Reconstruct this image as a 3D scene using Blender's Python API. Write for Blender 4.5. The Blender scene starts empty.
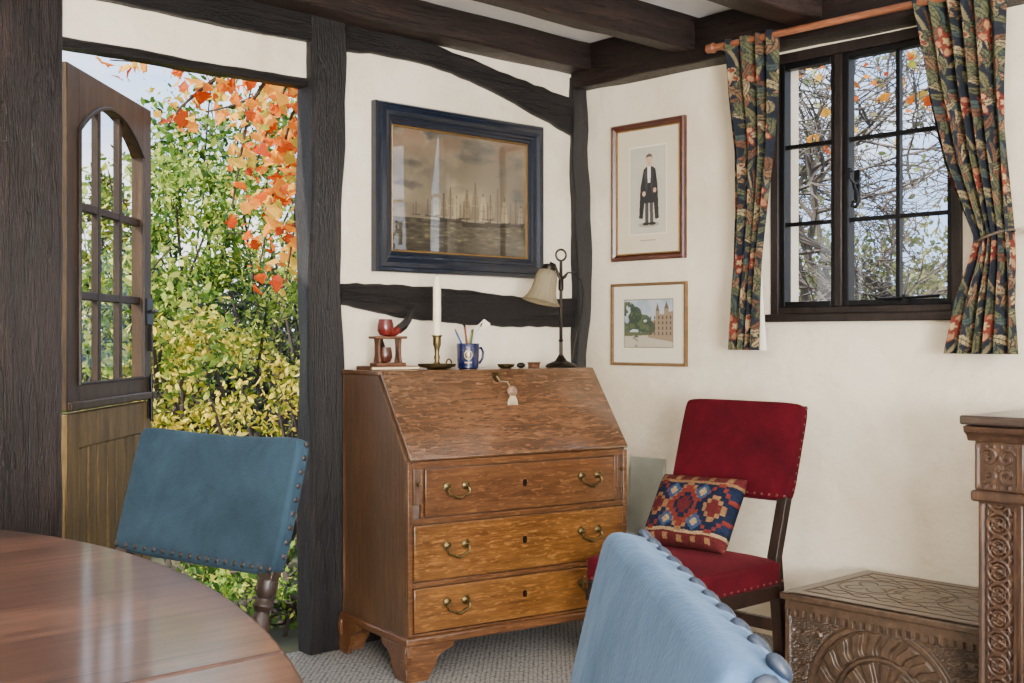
import bpy, bmesh, math, random
import numpy as np
from mathutils import Vector, Matrix, Quaternion
random.seed(7); rng=np.random.default_rng(7)
PI=math.pi; R=math.radians
SC=bpy.context.scene; COL=SC.collection
# ---------------------------------------------------------------- camera model (room axes: corner of back and right wall at the origin)
F=1200.; HZ=337.; CH=1.153; CU,CV=3.893,3.70; ca,sa=.7316,.6817; YAW=42.98
def room(x,d,z=0.): return Vector((ca*x+sa*d-CU, -sa*x+ca*d-CV, z))
def at(px,py,d): return room((px-512)/F*d, d, CH-(py-HZ)/F*d)
def on_y(px,py,Y):
    k=(px-512)/F; return at(px,py,(Y+CV)/(ca-sa*k))
def on_x(px,py,X):
    k=(px-512)/F; return at(px,py,(X+CU)/(ca*k+sa))
# ---------------------------------------------------------------- object helpers
def tag(o,label=None,cat=None,group=None,kind=None):
    if label: o['label']=label
    if cat: o['category']=cat
    if group: o['group']=group
    if kind: o['kind']=kind
    return o
def thing(name,label,cat,loc=(0,0,0),rz=0,group=None,kind=None):
    o=bpy.data.objects.new(name,None); COL.objects.link(o); o.location=loc; o.rotation_euler=(0,0,rz); o.empty_display_size=.1
    return tag(o,label,cat,group,kind)
class MB:
    def __init__(s): s.bm=bmesh.new()
    def add(s,verts,faces):
        vs=[s.bm.verts.new(v) for v in verts]
        for f in faces:
            try: s.bm.faces.new([vs[i] for i in f])
            except ValueError: pass
        return s
    def box(s,x0,x1,y0,y1,z0,z1,M=None):
        v=[Vector((x,y,z)) for x in (x0,x1) for y in (y0,y1) for z in (z0,z1)]
        if M: v=[M@p for p in v]
        return s.add(v,[(0,1,3,2),(4,6,7,5),(0,4,5,1),(2,3,7,6),(0,2,6,4),(1,5,7,3)])
    def prism(s,pts,axis,a,b,M=None):
        def mk(p,t):
            q={'x':(t,p[0],p[1]),'y':(p[0],t,p[1]),'z':(p[0],p[1],t)}[axis]; q=Vector(q); return M@q if M else q
        n=len(pts); v=[mk(p,a) for p in pts]+[mk(p,b) for p in pts]
        return s.add(v,[tuple(range(n)),tuple(range(2*n-1,n-1,-1))]+[(i,(i+1)%n,n+(i+1)%n,n+i) for i in range(n)])
    def tube(s,pts,r,n=8,closed=False):
        pts=[Vector(p) for p in pts]; N=len(pts); rs=list(r) if isinstance(r,(list,tuple)) else [r]*N
        rings=[]; prev=None
        for i,p in enumerate(pts):
            t=(pts[(i+1)%N]-pts[i-1]) if closed else (pts[min(i+1,N-1)]-pts[max(i-1,0)])
            if t.length<1e-9: t=Vector((0,0,1))
            t.normalize()
            if prev is None:
                a=Vector((0,0,1)) if abs(t.z)<.9 else Vector((1,0,0)); nr=(a-t*a.dot(t)).normalized()
            else: nr=(prev-t*prev.dot(t)).normalized()
            prev=nr; b=t.cross(nr)
            rings.append([s.bm.verts.new(p+(nr*math.cos(2*PI*k/n)+b*math.sin(2*PI*k/n))*rs[i]) for k in range(n)])
        for i in range(N if closed else N-1):
            A,B=rings[i],rings[(i+1)%N]
            for k in range(n): s.bm.faces.new((A[k],A[(k+1)%n],B[(k+1)%n],B[k]))
        if not closed: s.bm.faces.new(rings[0][::-1]); s.bm.faces.new(rings[-1])
        return s
    def lathe(s,prof,c=(0,0,0),n=20,M=None,rib=0,nrib=1):
        c=Vector(c); rings=[]
        for r,z in prof:
            r=max(r,.0004); ring=[]
            for k in range(n):
                a=2*PI*k/n; q=r*(1+rib*math.cos(nrib*a))
                p=Vector((q*math.cos(a),q*math.sin(a),z))
                if M: p=M@p
                ring.append(s.bm.verts.new(c+p))
            rings.append(ring)
        for A,B in zip(rings,rings[1:]):
            for k in range(n): s.bm.faces.new((A[k],A[(k+1)%n],B[(k+1)%n],B[k]))
        s.bm.faces.new(rings[0][::-1]); s.bm.faces.new(rings[-1]); return s
    def ball(s,c,r,u=10,v=7,sc=(1,1,1),M=None):
        m=Matrix.Translation(Vector(c))@(M if M else Matrix.Identity(4))@Matrix.Diagonal((sc[0],sc[1],sc[2],1))
        bmesh.ops.create_uvsphere(s.bm,u_segments=u,v_segments=v,radius=r,matrix=m); return s
    def pad(s,w,h,t,M,bulge=.012,n=14,back=.4,curve=0):
        def P(i,j,sd):
            x=-1+2*i/n; z=-1+2*j/n; f=(1-x**4)*(1-z**4); q=(abs(x)**7)*(abs(z)**7)
            xx=x*(1-.035*q)*w/2; zz=z*(1-.05*q)*h/2-curve*.4*(1-x*x)*(z>0)*z
            y=(-(t/2+bulge*f) if sd==0 else t/2+bulge*back*f)+curve*(1-x*x)
            return M@Vector((xx,y,zz))
        V={}
        for sd in (0,1):
            for i in range(n+1):
                for j in range(n+1): V[sd,i,j]=s.bm.verts.new(P(i,j,sd))
        for sd in (0,1):
            for i in range(n):
                for j in range(n):
                    q=(V[sd,i,j],V[sd,i+1,j],V[sd,i+1,j+1],V[sd,i,j+1]); s.bm.faces.new(q if sd==0 else q[::-1])
        per=[(i,0) for i in range(n)]+[(n,j) for j in range(n)]+[(i,n) for i in range(n,0,-1)]+[(0,j) for j in range(n,0,-1)]
        for a,b in zip(per,per[1:]+per[:1]):
            s.bm.faces.new((V[0,a[0],a[1]],V[1,a[0],a[1]],V[1,b[0],b[1]],V[0,b[0],b[1]]))
        return s
    def build(s,name,mat,parent=None,bevel=0,seg=2,sharp=38,origin=None,recalc=True,sub=0):
        if recalc: bmesh.ops.recalc_face_normals(s.bm,faces=s.bm.faces)
        if origin is not None: bmesh.ops.translate(s.bm,verts=s.bm.verts,vec=-Vector(origin))
        me=bpy.data.meshes.new(name); s.bm.to_mesh(me); s.bm.free()
        me.polygons.foreach_set('use_smooth',[True]*len(me.polygons)); me.set_sharp_from_angle(angle=R(sharp))
        me.materials.append(mat)
        o=bpy.data.objects.new(name,me); COL.objects.link(o)
        if origin is not None: o.location=origin
        if parent: o.parent=parent
        if bevel:
            b=o.modifiers.new('bevel','BEVEL'); b.width=bevel; b.segments=seg; b.limit_method='ANGLE'; b.angle_limit=R(35); b.harden_normals=False
        if sub:
            m=o.modifiers.new('sub','SUBSURF'); m.levels=sub; m.render_levels=sub
        return o
def lin(c):
    c=np.clip(np.asarray(c,float)/255.,0,1); return np.where(c<=.04045,c/12.92,((c+.055)/1.055)**2.4)
def L(*c): return tuple(float(v) for v in lin(c))
def grids(name,Ps,cols,mat,parent=None,origin=None,smooth=True):
    V=[];Fc=[];C=[];off=0
    for k,P in enumerate(Ps):
        ny,nx=P.shape[:2]; V.append(P.reshape(-1,3))
        idx=np.arange(ny*nx).reshape(ny,nx)+off
        Fc.append(np.stack([idx[:-1,:-1],idx[:-1,1:],idx[1:,1:],idx[1:,:-1]],-1).reshape(-1,4)); off+=ny*nx
        if cols is not None: C.append(np.concatenate([lin(cols[k]).reshape(-1,3),np.ones((ny*nx,1))],1))
    V=np.concatenate(V); Fc=np.concatenate(Fc)
    if origin is not None: V=V-np.array(origin)
    me=bpy.data.meshes.new(name); me.from_pydata(V.tolist(),[],Fc.tolist()); me.update()
    if cols is not None:
        at_=me.color_attributes.new('Col','FLOAT_COLOR','POINT'); at_.data.foreach_set('color',np.concatenate(C).astype(np.float32).ravel())
    me.polygons.foreach_set('use_smooth',[smooth]*len(me.polygons)); me.materials.append(mat)
    o=bpy.data.objects.new(name,me); COL.objects.link(o)
    if origin is not None: o.location=origin
    if parent: o.parent=parent
    return o
# ---------------------------------------------------------------- materials
def mat(name):
    m=bpy.data.materials.new(name); m.use_nodes=True; nt=m.node_tree; b=nt.nodes['Principled BSDF']
    return m,nt,b
def nn(nt,t,**kw):
    n=nt.nodes.new(t)
    for k,v in kw.items():
        if k in n.inputs: n.inputs[k].default_value=v
        else: setattr(n,k,v)
    return n
def ramp(nt,stops,src):
    r=nt.nodes.new('ShaderNodeValToRGB'); e=r.color_ramp.elements
    while len(e)<len(stops): e.new(.5)
    for i,(p,c) in enumerate(stops): e[i].position=p; e[i].color=(*c,1)
    nt.links.new(src,r.inputs[0]); return r.outputs[0]
def coords(nt,scale=(1,1,1),rot=(0,0,0)):
    t=nt.nodes.new('ShaderNodeTexCoord'); m=nt.nodes.new('ShaderNodeMapping'); m.inputs['Scale'].default_value=scale; m.inputs['Rotation'].default_value=rot
    nt.links.new(t.outputs['Object'],m.inputs[0]); return m.outputs[0]
def bump(nt,b,h,strength=.2,dist=.005):
    n=nn(nt,'ShaderNodeBump',Strength=strength,Distance=dist); nt.links.new(h,n.inputs['Height']); nt.links.new(n.outputs[0],b.inputs['Normal'])
def mixc(nt,a,b,fac,mode='MIX'):
    n=nt.nodes.new('ShaderNodeMix'); n.data_type='RGBA'; n.blend_type=mode
    for i,v in ((6,a),(7,b)):
        if hasattr(v,'links'): nt.links.new(v,n.inputs[i])
        else: n.inputs[i].default_value=(*v,1)
    if hasattr(fac,'links'): nt.links.new(fac,n.inputs[0])
    else: n.inputs[0].default_value=fac
    return n.outputs[2]
def math_(nt,op,a,f):
    n=nt.nodes.new('ShaderNodeMath'); n.operation=op; nt.links.new(a,n.inputs[0]); n.inputs[1].default_value=f; return n.outputs[0]
def wood(name,stops,axis='x',rough=.4,fleck=0,fine=1.,bumps=.15,coat=0.,scale=1.,cracks=0,spec=.5,crough=.2,seams=0,vary=.6,bd=.003,along=1.2,cior=1.5):
    m,nt,b=mat(name)
    s={'x':(along,14,14),'y':(14,along,14),'z':(14,14,along)}[axis]; s=tuple(q*scale for q in s)
    v=coords(nt,s)
    n1=nn(nt,'ShaderNodeTexNoise',Scale=2.2,Detail=6.,Roughness=.65,Distortion=.2); nt.links.new(v,n1.inputs[0])
    v2=coords(nt,tuple(q*5/scale for q in s))
    n2=nn(nt,'ShaderNodeTexNoise',Scale=4.,Detail=3.,Roughness=.7); nt.links.new(v2,n2.inputs[0])
    c=ramp(nt,stops,n1.outputs[0])
    d=ramp(nt,[(.36,(.42,.38,.36)),(.58,(1,1,1))],n2.outputs[0])
    c=mixc(nt,c,d,.7*fine,'MULTIPLY')
    v3=coords(nt,(1.3,1.3,1.3)); n3=nn(nt,'ShaderNodeTexNoise',Scale=2.2,Detail=3.); nt.links.new(v3,n3.inputs[0])
    c=mixc(nt,c,ramp(nt,[(.3,(.6,.57,.55)),(.7,(1.2,1.16,1.12))],n3.outputs[0]),vary,'MULTIPLY')
    h=n2.outputs[0]
    if fleck:
        s4={'x':(26,120,120),'y':(120,26,120),'z':(120,120,26)}[axis]
        v4=coords(nt,s4,(.3,.3,.35)); n4=nn(nt,'ShaderNodeTexNoise',Scale=1.,Detail=2.,Distortion=.5); nt.links.new(v4,n4.inputs[0])
        f=ramp(nt,[(.57,(0,0,0)),(.66,(1,1,1))],n4.outputs[0])
        c=mixc(nt,c,tuple(min(1,q*1.4) for q in stops[-1][1]),math_(nt,'MULTIPLY',f,fleck))
    if cracks:
        s5={'x':(.9,16,16),'y':(16,.9,16),'z':(16,16,.9)}[axis]
        v5=coords(nt,s5); n5=nn(nt,'ShaderNodeTexNoise',Scale=1.5,Detail=4.,Roughness=.55,Distortion=.25); nt.links.new(v5,n5.inputs[0])
        k=ramp(nt,[(.478,(1,1,1)),(.5,(.0,.0,.0)),(.522,(1,1,1))],n5.outputs[0])
        c=mixc(nt,c,k,cracks,'MULTIPLY'); h=mixc(nt,h,k,.6,'MULTIPLY')
    if seams:
        t=nt.nodes.new('ShaderNodeTexCoord'); sp=nt.nodes.new('ShaderNodeSeparateXYZ'); nt.links.new(t.outputs['Object'],sp.inputs[0])
        dv=math_(nt,'DIVIDE',sp.outputs['Y'],seams); fr=math_(nt,'FRACT',dv,0); ln=ramp(nt,[(0,(.05,.04,.03)),(.022,(.08,.06,.05)),(.035,(1,1,1))],fr); c=mixc(nt,c,ln,.95,'MULTIPLY')
        fl_=math_(nt,'FLOOR',dv,0); wn=nt.nodes.new('ShaderNodeTexWhiteNoise'); wn.noise_dimensions='1D'; nt.links.new(fl_,wn.inputs['W'])
        c=mixc(nt,c,ramp(nt,[(0,(.62,.6,.58)),(1,(1.2,1.17,1.14))],wn.outputs[0]),1.,'MULTIPLY')
    nt.links.new(c,b.inputs['Base Color']); b.inputs['Roughness'].default_value=rough; b.inputs['Specular IOR Level'].default_value=spec
    b.inputs['Coat Weight'].default_value=coat; b.inputs['Coat Roughness'].default_value=crough; b.inputs['Coat IOR'].default_value=cior
    bump(nt,b,h,bumps,bd); return m
def plain(name,c,rough=.5,metal=0.,noise=.15,scale=20,coat=0.,bumps=.05,spec=.5):
    m,nt,b=mat(name); v=coords(nt); n=nn(nt,'ShaderNodeTexNoise',Scale=float(scale),Detail=4.); nt.links.new(v,n.inputs[0])
    col=ramp(nt,[(.3,tuple(q*(1-noise) for q in c)),(.7,tuple(min(1,q*(1+noise)) for q in c))],n.outputs[0])
    nt.links.new(col,b.inputs['Base Color']); b.inputs['Roughness'].default_value=rough; b.inputs['Metallic'].default_value=metal; b.inputs['Coat Weight'].default_value=coat; b.inputs['Specular IOR Level'].default_value=spec
    if bumps: bump(nt,b,n.outputs[0],bumps,.003)
    return m
def velvet(name,c1,c2,tint,scale=6.,sheen=.12,fold=0):
    m,nt,b=mat(name); v=coords(nt); n=nn(nt,'ShaderNodeTexNoise',Scale=scale,Detail=7.,Roughness=.7,Distortion=.3); nt.links.new(v,n.inputs[0])
    nt.links.new(ramp(nt,[(.3,c1),(.7,c2)],n.outputs[0]),b.inputs['Base Color']); b.inputs['Roughness'].default_value=.95; b.inputs['Specular IOR Level'].default_value=.1
    b.inputs['Sheen Weight'].default_value=sheen; b.inputs['Sheen Roughness'].default_value=.4; b.inputs['Sheen Tint'].default_value=(*tint,1)
    n2=nn(nt,'ShaderNodeTexNoise',Scale=180.,Detail=2.); nt.links.new(v,n2.inputs[0]); n3=nn(nt,'ShaderNodeTexNoise',Scale=14.,Detail=2.); nt.links.new(v,n3.inputs[0])
    h=mixc(nt,n2.outputs[0],n3.outputs[0],.85 if fold else .3); bump(nt,b,h,.4,.016 if fold else .003); return m
def vcol(name,rough=.6,coat=0.,bumpscale=0,coat_rough=.03,spec=.5,cior=1.5):
    m,nt,b=mat(name); a=nt.nodes.new('ShaderNodeVertexColor'); a.layer_name='Col'; nt.links.new(a.outputs[0],b.inputs['Base Color'])
    b.inputs['Roughness'].default_value=rough; b.inputs['Coat Weight'].default_value=coat; b.inputs['Coat Roughness'].default_value=coat_rough; b.inputs['Specular IOR Level'].default_value=spec; b.inputs['Coat IOR'].default_value=cior
    if bumpscale:
        v=coords(nt); n=nn(nt,'ShaderNodeTexNoise',Scale=float(bumpscale),Detail=2.); nt.links.new(v,n.inputs[0]); bump(nt,b,n.outputs[0],.3,.002)
    return m
def leafm(name,stops,trans=.4):
    m,nt,b=mat(name); g=nt.nodes.new('ShaderNodeNewGeometry'); c=ramp(nt,stops,g.outputs['Random Per Island'])
    nt.links.new(c,b.inputs['Base Color']); b.inputs['Roughness'].default_value=.6; b.inputs['Specular IOR Level'].default_value=.25
    t=nt.nodes.new('ShaderNodeBsdfTranslucent'); nt.links.new(c,t.inputs[0]); mx=nt.nodes.new('ShaderNodeMixShader'); mx.inputs[0].default_value=trans
    nt.links.new(b.outputs[0],mx.inputs[1]); nt.links.new(t.outputs[0],mx.inputs[2]); nt.links.new(mx.outputs[0],nt.nodes['Material Output'].inputs[0]); return m
def glassm(name,k=.6,base=.03):
    m,nt,b=mat(name); nt.nodes.remove(b); t=nt.nodes.new('ShaderNodeBsdfTransparent'); g=nn(nt,'ShaderNodeBsdfGlossy',Roughness=.02)
    f=nt.nodes.new('ShaderNodeLayerWeight'); f.inputs[0].default_value=.5
    fac=math_(nt,'ADD',math_(nt,'MULTIPLY',math_(nt,'POWER',f.outputs['Facing'],5.),k),base)
    mx=nt.nodes.new('ShaderNodeMixShader'); nt.links.new(fac,mx.inputs[0]); nt.links.new(t.outputs[0],mx.inputs[1]); nt.links.new(g.outputs[0],mx.inputs[2]); nt.links.new(mx.outputs[0],nt.nodes['Material Output'].inputs[0]); return m

def plaster(name,c,c2,patch=.3):
    m,nt,b=mat(name); v=coords(nt); n=nn(nt,'ShaderNodeTexNoise',Scale=1.4,Detail=7.,Roughness=.65,Distortion=.4); nt.links.new(v,n.inputs[0])
    nt.links.new(ramp(nt,[(.32,c2),(.6,c)],n.outputs[0]),b.inputs['Base Color']); b.inputs['Roughness'].default_value=.92; b.inputs['Specular IOR Level'].default_value=.15
    n2=nn(nt,'ShaderNodeTexNoise',Scale=5.,Detail=6.,Roughness=.55); nt.links.new(v,n2.inputs[0]); bump(nt,b,n2.outputs[0],patch,.04); return m
M_plaster=plaster('plaster',L(236,224,202),L(214,198,170),.5); M_ceil=plaster('ceiling_paint',L(253,253,253),L(250,250,250),.2)
BK=[(.3,L(10,8,8)),(.55,L(23,18,18)),(.78,L(50,40,37))]; RB=[(.3,L(22,13,10)),(.55,L(46,30,25)),(.78,L(82,58,47))]
tk=dict(rough=.46,bumps=.9,fine=.6,cracks=.85,spec=.4,bd=.010)
M_beam=wood('dark_beam',BK,'x',**tk)
M_beamz=wood('dark_post',BK,'z',**tk)
M_postl=wood('red_brown_post',[(.3,L(16,9,8)),(.55,L(33,21,19)),(.78,L(60,42,37))],'z',**tk)
M_beamy=wood('dark_beam_y',[(.3,L(16,10,8)),(.55,L(34,22,19)),(.78,L(60,42,36))],'y',**tk)
M_joist=wood('joist',RB,'x',**tk)
M_win=wood('window_wood',[(.3,L(26,21,20)),(.6,L(44,36,33)),(.8,L(62,50,44))],'z',.4,spec=.3)
M_iron=plain('black_iron',L(20,20,22),.45,.6)
ok=dict(scale=2.0,along=1.1,vary=.8,fine=.9)
M_oak_x=wood('oak_x',[(.28,L(70,42,21)),(.5,L(94,60,33)),(.74,L(118,80,46))],'x',.3,fleck=.42,coat=.4,crough=.12,**ok)
M_oak_gold=wood('oak_golden',[(.28,L(82,50,19)),(.5,L(110,71,30)),(.74,L(136,93,44))],'x',.3,fleck=.45,coat=.4,crough=.12,**ok)
M_oak_flap=wood('oak_flap',[(.28,L(78,51,31)),(.5,L(100,69,45)),(.74,L(122,88,60))],'x',.26,fleck=.45,coat=1.,crough=.12,cior=1.9,**ok)
M_oak_z=wood('oak_z',[(.28,L(64,43,28)),(.5,L(86,61,42)),(.74,L(108,82,58))],'z',.4,fleck=.15,coat=.2,**ok)
M_table=wood('table_oak',[(.28,L(50,30,23)),(.5,L(86,56,44)),(.72,L(126,89,71))],'x',.32,coat=.5,fine=1.,scale=1.4,seams=.21,crough=.1,spec=.35,along=.8)
M_chairwood=wood('chair_oak',[(.3,L(24,16,12)),(.6,L(44,28,21)),(.8,L(64,41,30))],'z',.45,coat=.12,spec=.3)
M_carved=wood('carved_oak',[(.3,L(48,36,26)),(.55,L(78,60,44)),(.8,L(110,87,66))],'y',.38,bumps=.3,scale=1.4,coat=.2)
M_carvedz=wood('carved_oak_z',[(.3,L(44,29,19)),(.55,L(74,51,35)),(.8,L(106,78,56))],'z',.4,bumps=.3,scale=1.4,coat=.1)
M_cabtop=wood('cabinet_top',[(.3,L(36,28,24)),(.55,L(56,45,39)),(.8,L(80,65,55))],'x',.3,coat=.4)
M_door=wood('door_brown',[(.3,L(36,26,17)),(.55,L(60,45,29)),(.8,L(86,67,45))],'z',.5,spec=.25)
M_doorlow=wood('door_lower',[(.3,L(64,50,26)),(.55,L(98,78,43)),(.8,L(130,106,63))],'z',.5,spec=.25)
M_doorbar=wood('door_bar',[(.3,L(26,19,14)),(.55,L(44,33,24)),(.8,L(64,50,36))],'z',.5,spec=.25)
M_brass=plain('aged_brass',L(108,92,60),.42,1.,.3,60); M_bronze=plain('bronze',L(48,42,35),.4,.85,.2,40)
M_blue=velvet('blue_velvet',L(24,38,48),L(42,60,73),L(120,140,155),7.,.18); M_blue_lit=velvet('blue_velvet_lit',L(36,54,74),L(56,77,102),L(140,160,180),7.,.2,1); M_red=velvet('red_velvet',L(46,5,12),L(80,10,21),L(170,70,80),7.,.2)  # near chair has the same blue velvet, its stronger light put into paler colour
M_nail=plain('blue_nail',L(16,26,40),.5,.0,spec=.35); M_nailb=plain('brass_nail',L(96,54,42),.5,.5); M_nailz=plain('bronze_nail',L(44,38,38),.45,.5)
M_frameblue=plain('blue_black_frame',L(18,26,40),.3,.1,.3,30,coat=.3); M_gold=plain('gold_slip',L(150,118,70),.4,.7)
M_mahog=wood('mahogany',[(.3,L(58,24,14)),(.6,L(90,40,24)),(.8,L(120,60,36))],'x',.3,coat=.3)
M_thin=wood('thin_brown',[(.3,L(74,44,26)),(.6,L(108,68,42)),(.8,L(138,90,56))],'x',.35); M_gilt=wood('gilt_wood',[(.3,L(96,68,36)),(.6,L(132,98,56)),(.8,L(160,124,78))],'x',.35)
M_pic=vcol('picture_glazed',.5,1.,0,.02,.3,1.8); M_print=vcol('print_glazed',.8,.25); M_cloth=vcol('curtain_cloth',.9,0,300,spec=.15); M_kilim=vcol('kilim_wool',.95,0,220,spec=.1)
M_glass=glassm('window_glass'); M_glassd=glassm('door_glass',.10,.02); M_rod=wood('rod_wood',[(.3,L(120,70,44)),(.6,L(156,98,66)),(.8,L(184,124,86))],'y',.35)
M_cream=plain('candle_wax',L(235,222,190),.5,0,.05); M_mug=plain('blue_glaze',L(12,20,62),.2,0,.08,coat=.4); M_white=plain('white_glaze',L(235,228,205),.4,0,.05)
M_redpipe=plain('red_bowl',L(92,20,14),.3,0,.25,coat=.3); M_black=plain('black_vulcanite',L(20,18,18),.3); M_board=plain('grey_green_paint',L(160,162,150),.6,0,.06)
M_page=plain('cream_paper',L(206,188,150),.8,0,.08); M_lining=plain('curtain_lining',L(228,220,204),.9,0,.04)
m,nt,b=mat('frosted_glass'); b.inputs['Base Color'].default_value=(*L(172,160,132),1); b.inputs['Roughness'].default_value=.16
t=nt.nodes.new('ShaderNodeBsdfTranslucent'); t.inputs[0].default_value=(*L(196,180,144),1); mx=nt.nodes.new('ShaderNodeMixShader'); mx.inputs[0].default_value=.45
t2=nt.nodes.new('ShaderNodeBsdfTransparent'); mx2=nt.nodes.new('ShaderNodeMixShader'); mx2.inputs[0].default_value=.3
nt.links.new(b.outputs[0],mx.inputs[1]); nt.links.new(t.outputs[0],mx.inputs[2]); nt.links.new(mx.outputs[0],mx2.inputs[1]); nt.links.new(t2.outputs[0],mx2.inputs[2]); nt.links.new(mx2.outputs[0],nt.nodes['Material Output'].inputs[0]); M_frost=m
# carpet
m,nt,b=mat('carpet'); v=coords(nt,(1,1,1),(0,0,.78)); w=nn(nt,'ShaderNodeTexVoronoi',Scale=62.); w.distance='CHEBYCHEV'; w.inputs['Randomness'].default_value=.3; nt.links.new(v,w.inputs[0])
n=nn(nt,'ShaderNodeTexNoise',Scale=140.,Detail=3.); nt.links.new(v,n.inputs[0])
c=ramp(nt,[(.2,L(150,145,136)),(.42,L(108,105,103)),(.65,L(44,45,49))],w.outputs['Distance']); c=mixc(nt,c,n.outputs['Color'],.18,'OVERLAY')
nt.links.new(c,b.inputs['Base Color']); b.inputs['Roughness'].default_value=.95; bump(nt,b,w.outputs['Distance'],.5,.006); M_carpet=m
m,nt,b=mat('soil_grass'); v=coords(nt); n=nn(nt,'ShaderNodeTexNoise',Scale=3.,Detail=8.); nt.links.new(v,n.inputs[0])
nt.links.new(ramp(nt,[(.3,L(28,28,16)),(.5,L(46,50,25)),(.7,L(84,78,44))],n.outputs[0]),b.inputs['Base Color']); b.inputs['Roughness'].default_value=.95; bump(nt,b,n.outputs[0],.6,.03); M_soil=m
M_bark=plain('bark',L(44,35,29),.9,0,.35,25,bumps=.4)
M_barkd=plain('grey_bark',L(84,78,74),.9,0,.3,25)
# ---------------------------------------------------------------- room shell
def struct(name,mb,m,label,cat,**k): return tag(mb.build(name,m,**k),label,cat,kind='structure')
DU0,DU1=1.52-CU,2.425-CU            # door opening between the two posts
H=2.43; WT=.055
w=MB(); w.box(-5.3,DU0-.02,0,WT,0,H); w.box(DU0-.02,DU1+.02,0,WT,2.085,H); w.box(DU1+.02,.18,0,WT,0,H)
struct('wall_back',w,M_plaster,'cream plaster wall with dark timbers behind the bureau','wall')
WY0,WY1,WZ0,WZ1=-1.765,-.995,1.24,2.235
w=MB(); w.box(0,.18,-7,WY0,0,H); w.box(0,.18,WY1,.0,0,H); w.box(0,.18,WY0,WY1,0,WZ0); w.box(0,.18,WY0,WY1,WZ1,H)
struct('wall_right',w,M_plaster,'cream plaster wall with the leaded window and two small pictures','wall')
w=MB(); w.box(-5.4,-5.3,-7,WT,0,H); struct('wall_left',w,M_plaster,'cream plaster wall out of view beyond the table','wall')
w=MB(); w.box(-5.4,.18,-7,WT,-.1,0); struct('floor',w,M_carpet,'grey patterned carpet under the bureau','floor')
w=MB(); w.box(-5.4,.18,-7,WT,H,H+.12); struct('ceiling',w,M_ceil,'white plaster ceiling between the dark beams','ceiling')
w=MB(); w.box(-30,40,WT,50,-.25,-.06); w.box(.18,40,-20,WT,-.25,-.06); struct('garden_ground',w,M_soil,'garden earth and grass beyond the open door','ground')
trim_n=[0]
def timber(mb,m,label):
    trim_n[0]+=1; return struct('trim_%d'%trim_n[0],mb,m,label,'timber beam',bevel=.007,seg=2)
def beam(x0,x1,y0,y1,z0,z1,axis,wob=.008,n=30):
    mb=MB(); A={'x':(x0,x1),'y':(y0,y1),'z':(z0,z1)}[axis]; ph=[random.uniform(0,6) for _ in range(8)]
    rings=[]
    for i in range(n+1):
        t=i/n; a=A[0]+(A[1]-A[0])*t; ring=[]
        for k,(p,q) in enumerate(((0,0),(1,0),(1,1),(0,1))):
            j1=wob*(math.sin(5*t*2+ph[k])+.6*math.sin(13*t+ph[k+4])+.35*math.sin(41*t+ph[k]*3)+random.uniform(-.2,.2)); j2=wob*(math.sin(4*t*2+ph[k+4])+.5*math.sin(17*t+ph[k])+.35*math.sin(47*t+ph[k+4]*2)+random.uniform(-.2,.2))
            if axis=='x': c=(a,(y0,y1)[p]+j1,(z0,z1)[q]+j2)
            elif axis=='y': c=((x0,x1)[p]+j1,a,(z0,z1)[q]+j2)
            else: c=((x0,x1)[p]+j1,(y0,y1)[q]+j2,a)
            ring.append(mb.bm.verts.new(c))
        rings.append(ring)
    for a,b in zip(rings,rings[1:]):
        for k in range(4): mb.bm.faces.new((a[k],a[(k+1)%4],b[(k+1)%4],b[k]))
    mb.bm.faces.new(rings[0][::-1]); mb.bm.faces.new(rings[-1]); return mb
timber(beam(1.16-CU,DU0,-.025,.06,0,H,'z',.0045),M_postl,'broad dark oak post at the left of the garden door')
timber(beam(DU1,2.574-CU,-.03,.06,0,H,'z',.006),M_beamz,'dark oak post between the open door and the bureau')
timber(beam(3.80-CU,-.0,-.03,.02,0,2.3,'z',.011),M_beamz,'narrow wavy corner post behind the lamp')
def ypoly(px_pts,y0,y1,m,label):
    mb=MB(); P=[on_y(px,py,0) for px,py in px_pts]; Q=[]
    for a,b in zip(P,P[1:]+P[:1]):
        for i in range(4):
            t=i/4; q=a*(1-t)+b*t; Q.append((q.x+random.uniform(-.003,.003),q.z+random.uniform(-.0035,.0035)))
    mb.prism(Q,'y',y0,y1); return timber(mb,m,label)
ypoly([(338,283),(370,284),(400,285),(440,288),(470,291),(510,296),(545,299),(576,298),(576,327),(545,327),(510,327),(470,325),(440,322),(400,318),(370,311),(338,304)],-.022,.02,M_beam,'short bowed horizontal timber under the sea painting')
ypoly([(336,20),(380,31),(430,45),(470,60),(505,75),(540,88),(574,101),(574,138),(540,119),(505,99),(470,82),(430,66),(380,55),(336,51)],-.022,.02,M_beam,'curved dark brace above the sea painting')
timber(beam(1.3-CU,2.44-CU,-.03,.02,2.222,H,'x',.004),M_beam,'dark wall plate above the plaster over the door')
timber(beam(1.5-CU,2.44-CU,-.012,.06,2.06,2.09,'x',.002),M_beam,'thin dark lintel over the garden door')
timber(beam(-5.3,-.0,-.13,.0,2.315,H,'x',.007,60),M_joist,'ceiling beam running along the top of the back wall')
timber(beam(-5.3,-.06,3.0-CV,3.12-CV,2.30,H,'x',.008,60),M_joist,'middle dark ceiling joist above the bureau')
timber(beam(-5.3,-.06,2.42-CV,2.55-CV,2.30,H,'x',.008,60),M_joist,'ceiling joist nearest the window')
timber(beam(-.10,.02,-4.,-.0,2.245,H,'y',.006,60),M_beamy,'dark wall plate above the window')
w=MB(); w.box(DU1+.2,-.08,-.012,0,0,.1); struct('baseboard_back',w,M_beam,'low dark skirting behind the bureau','skirting')
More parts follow.
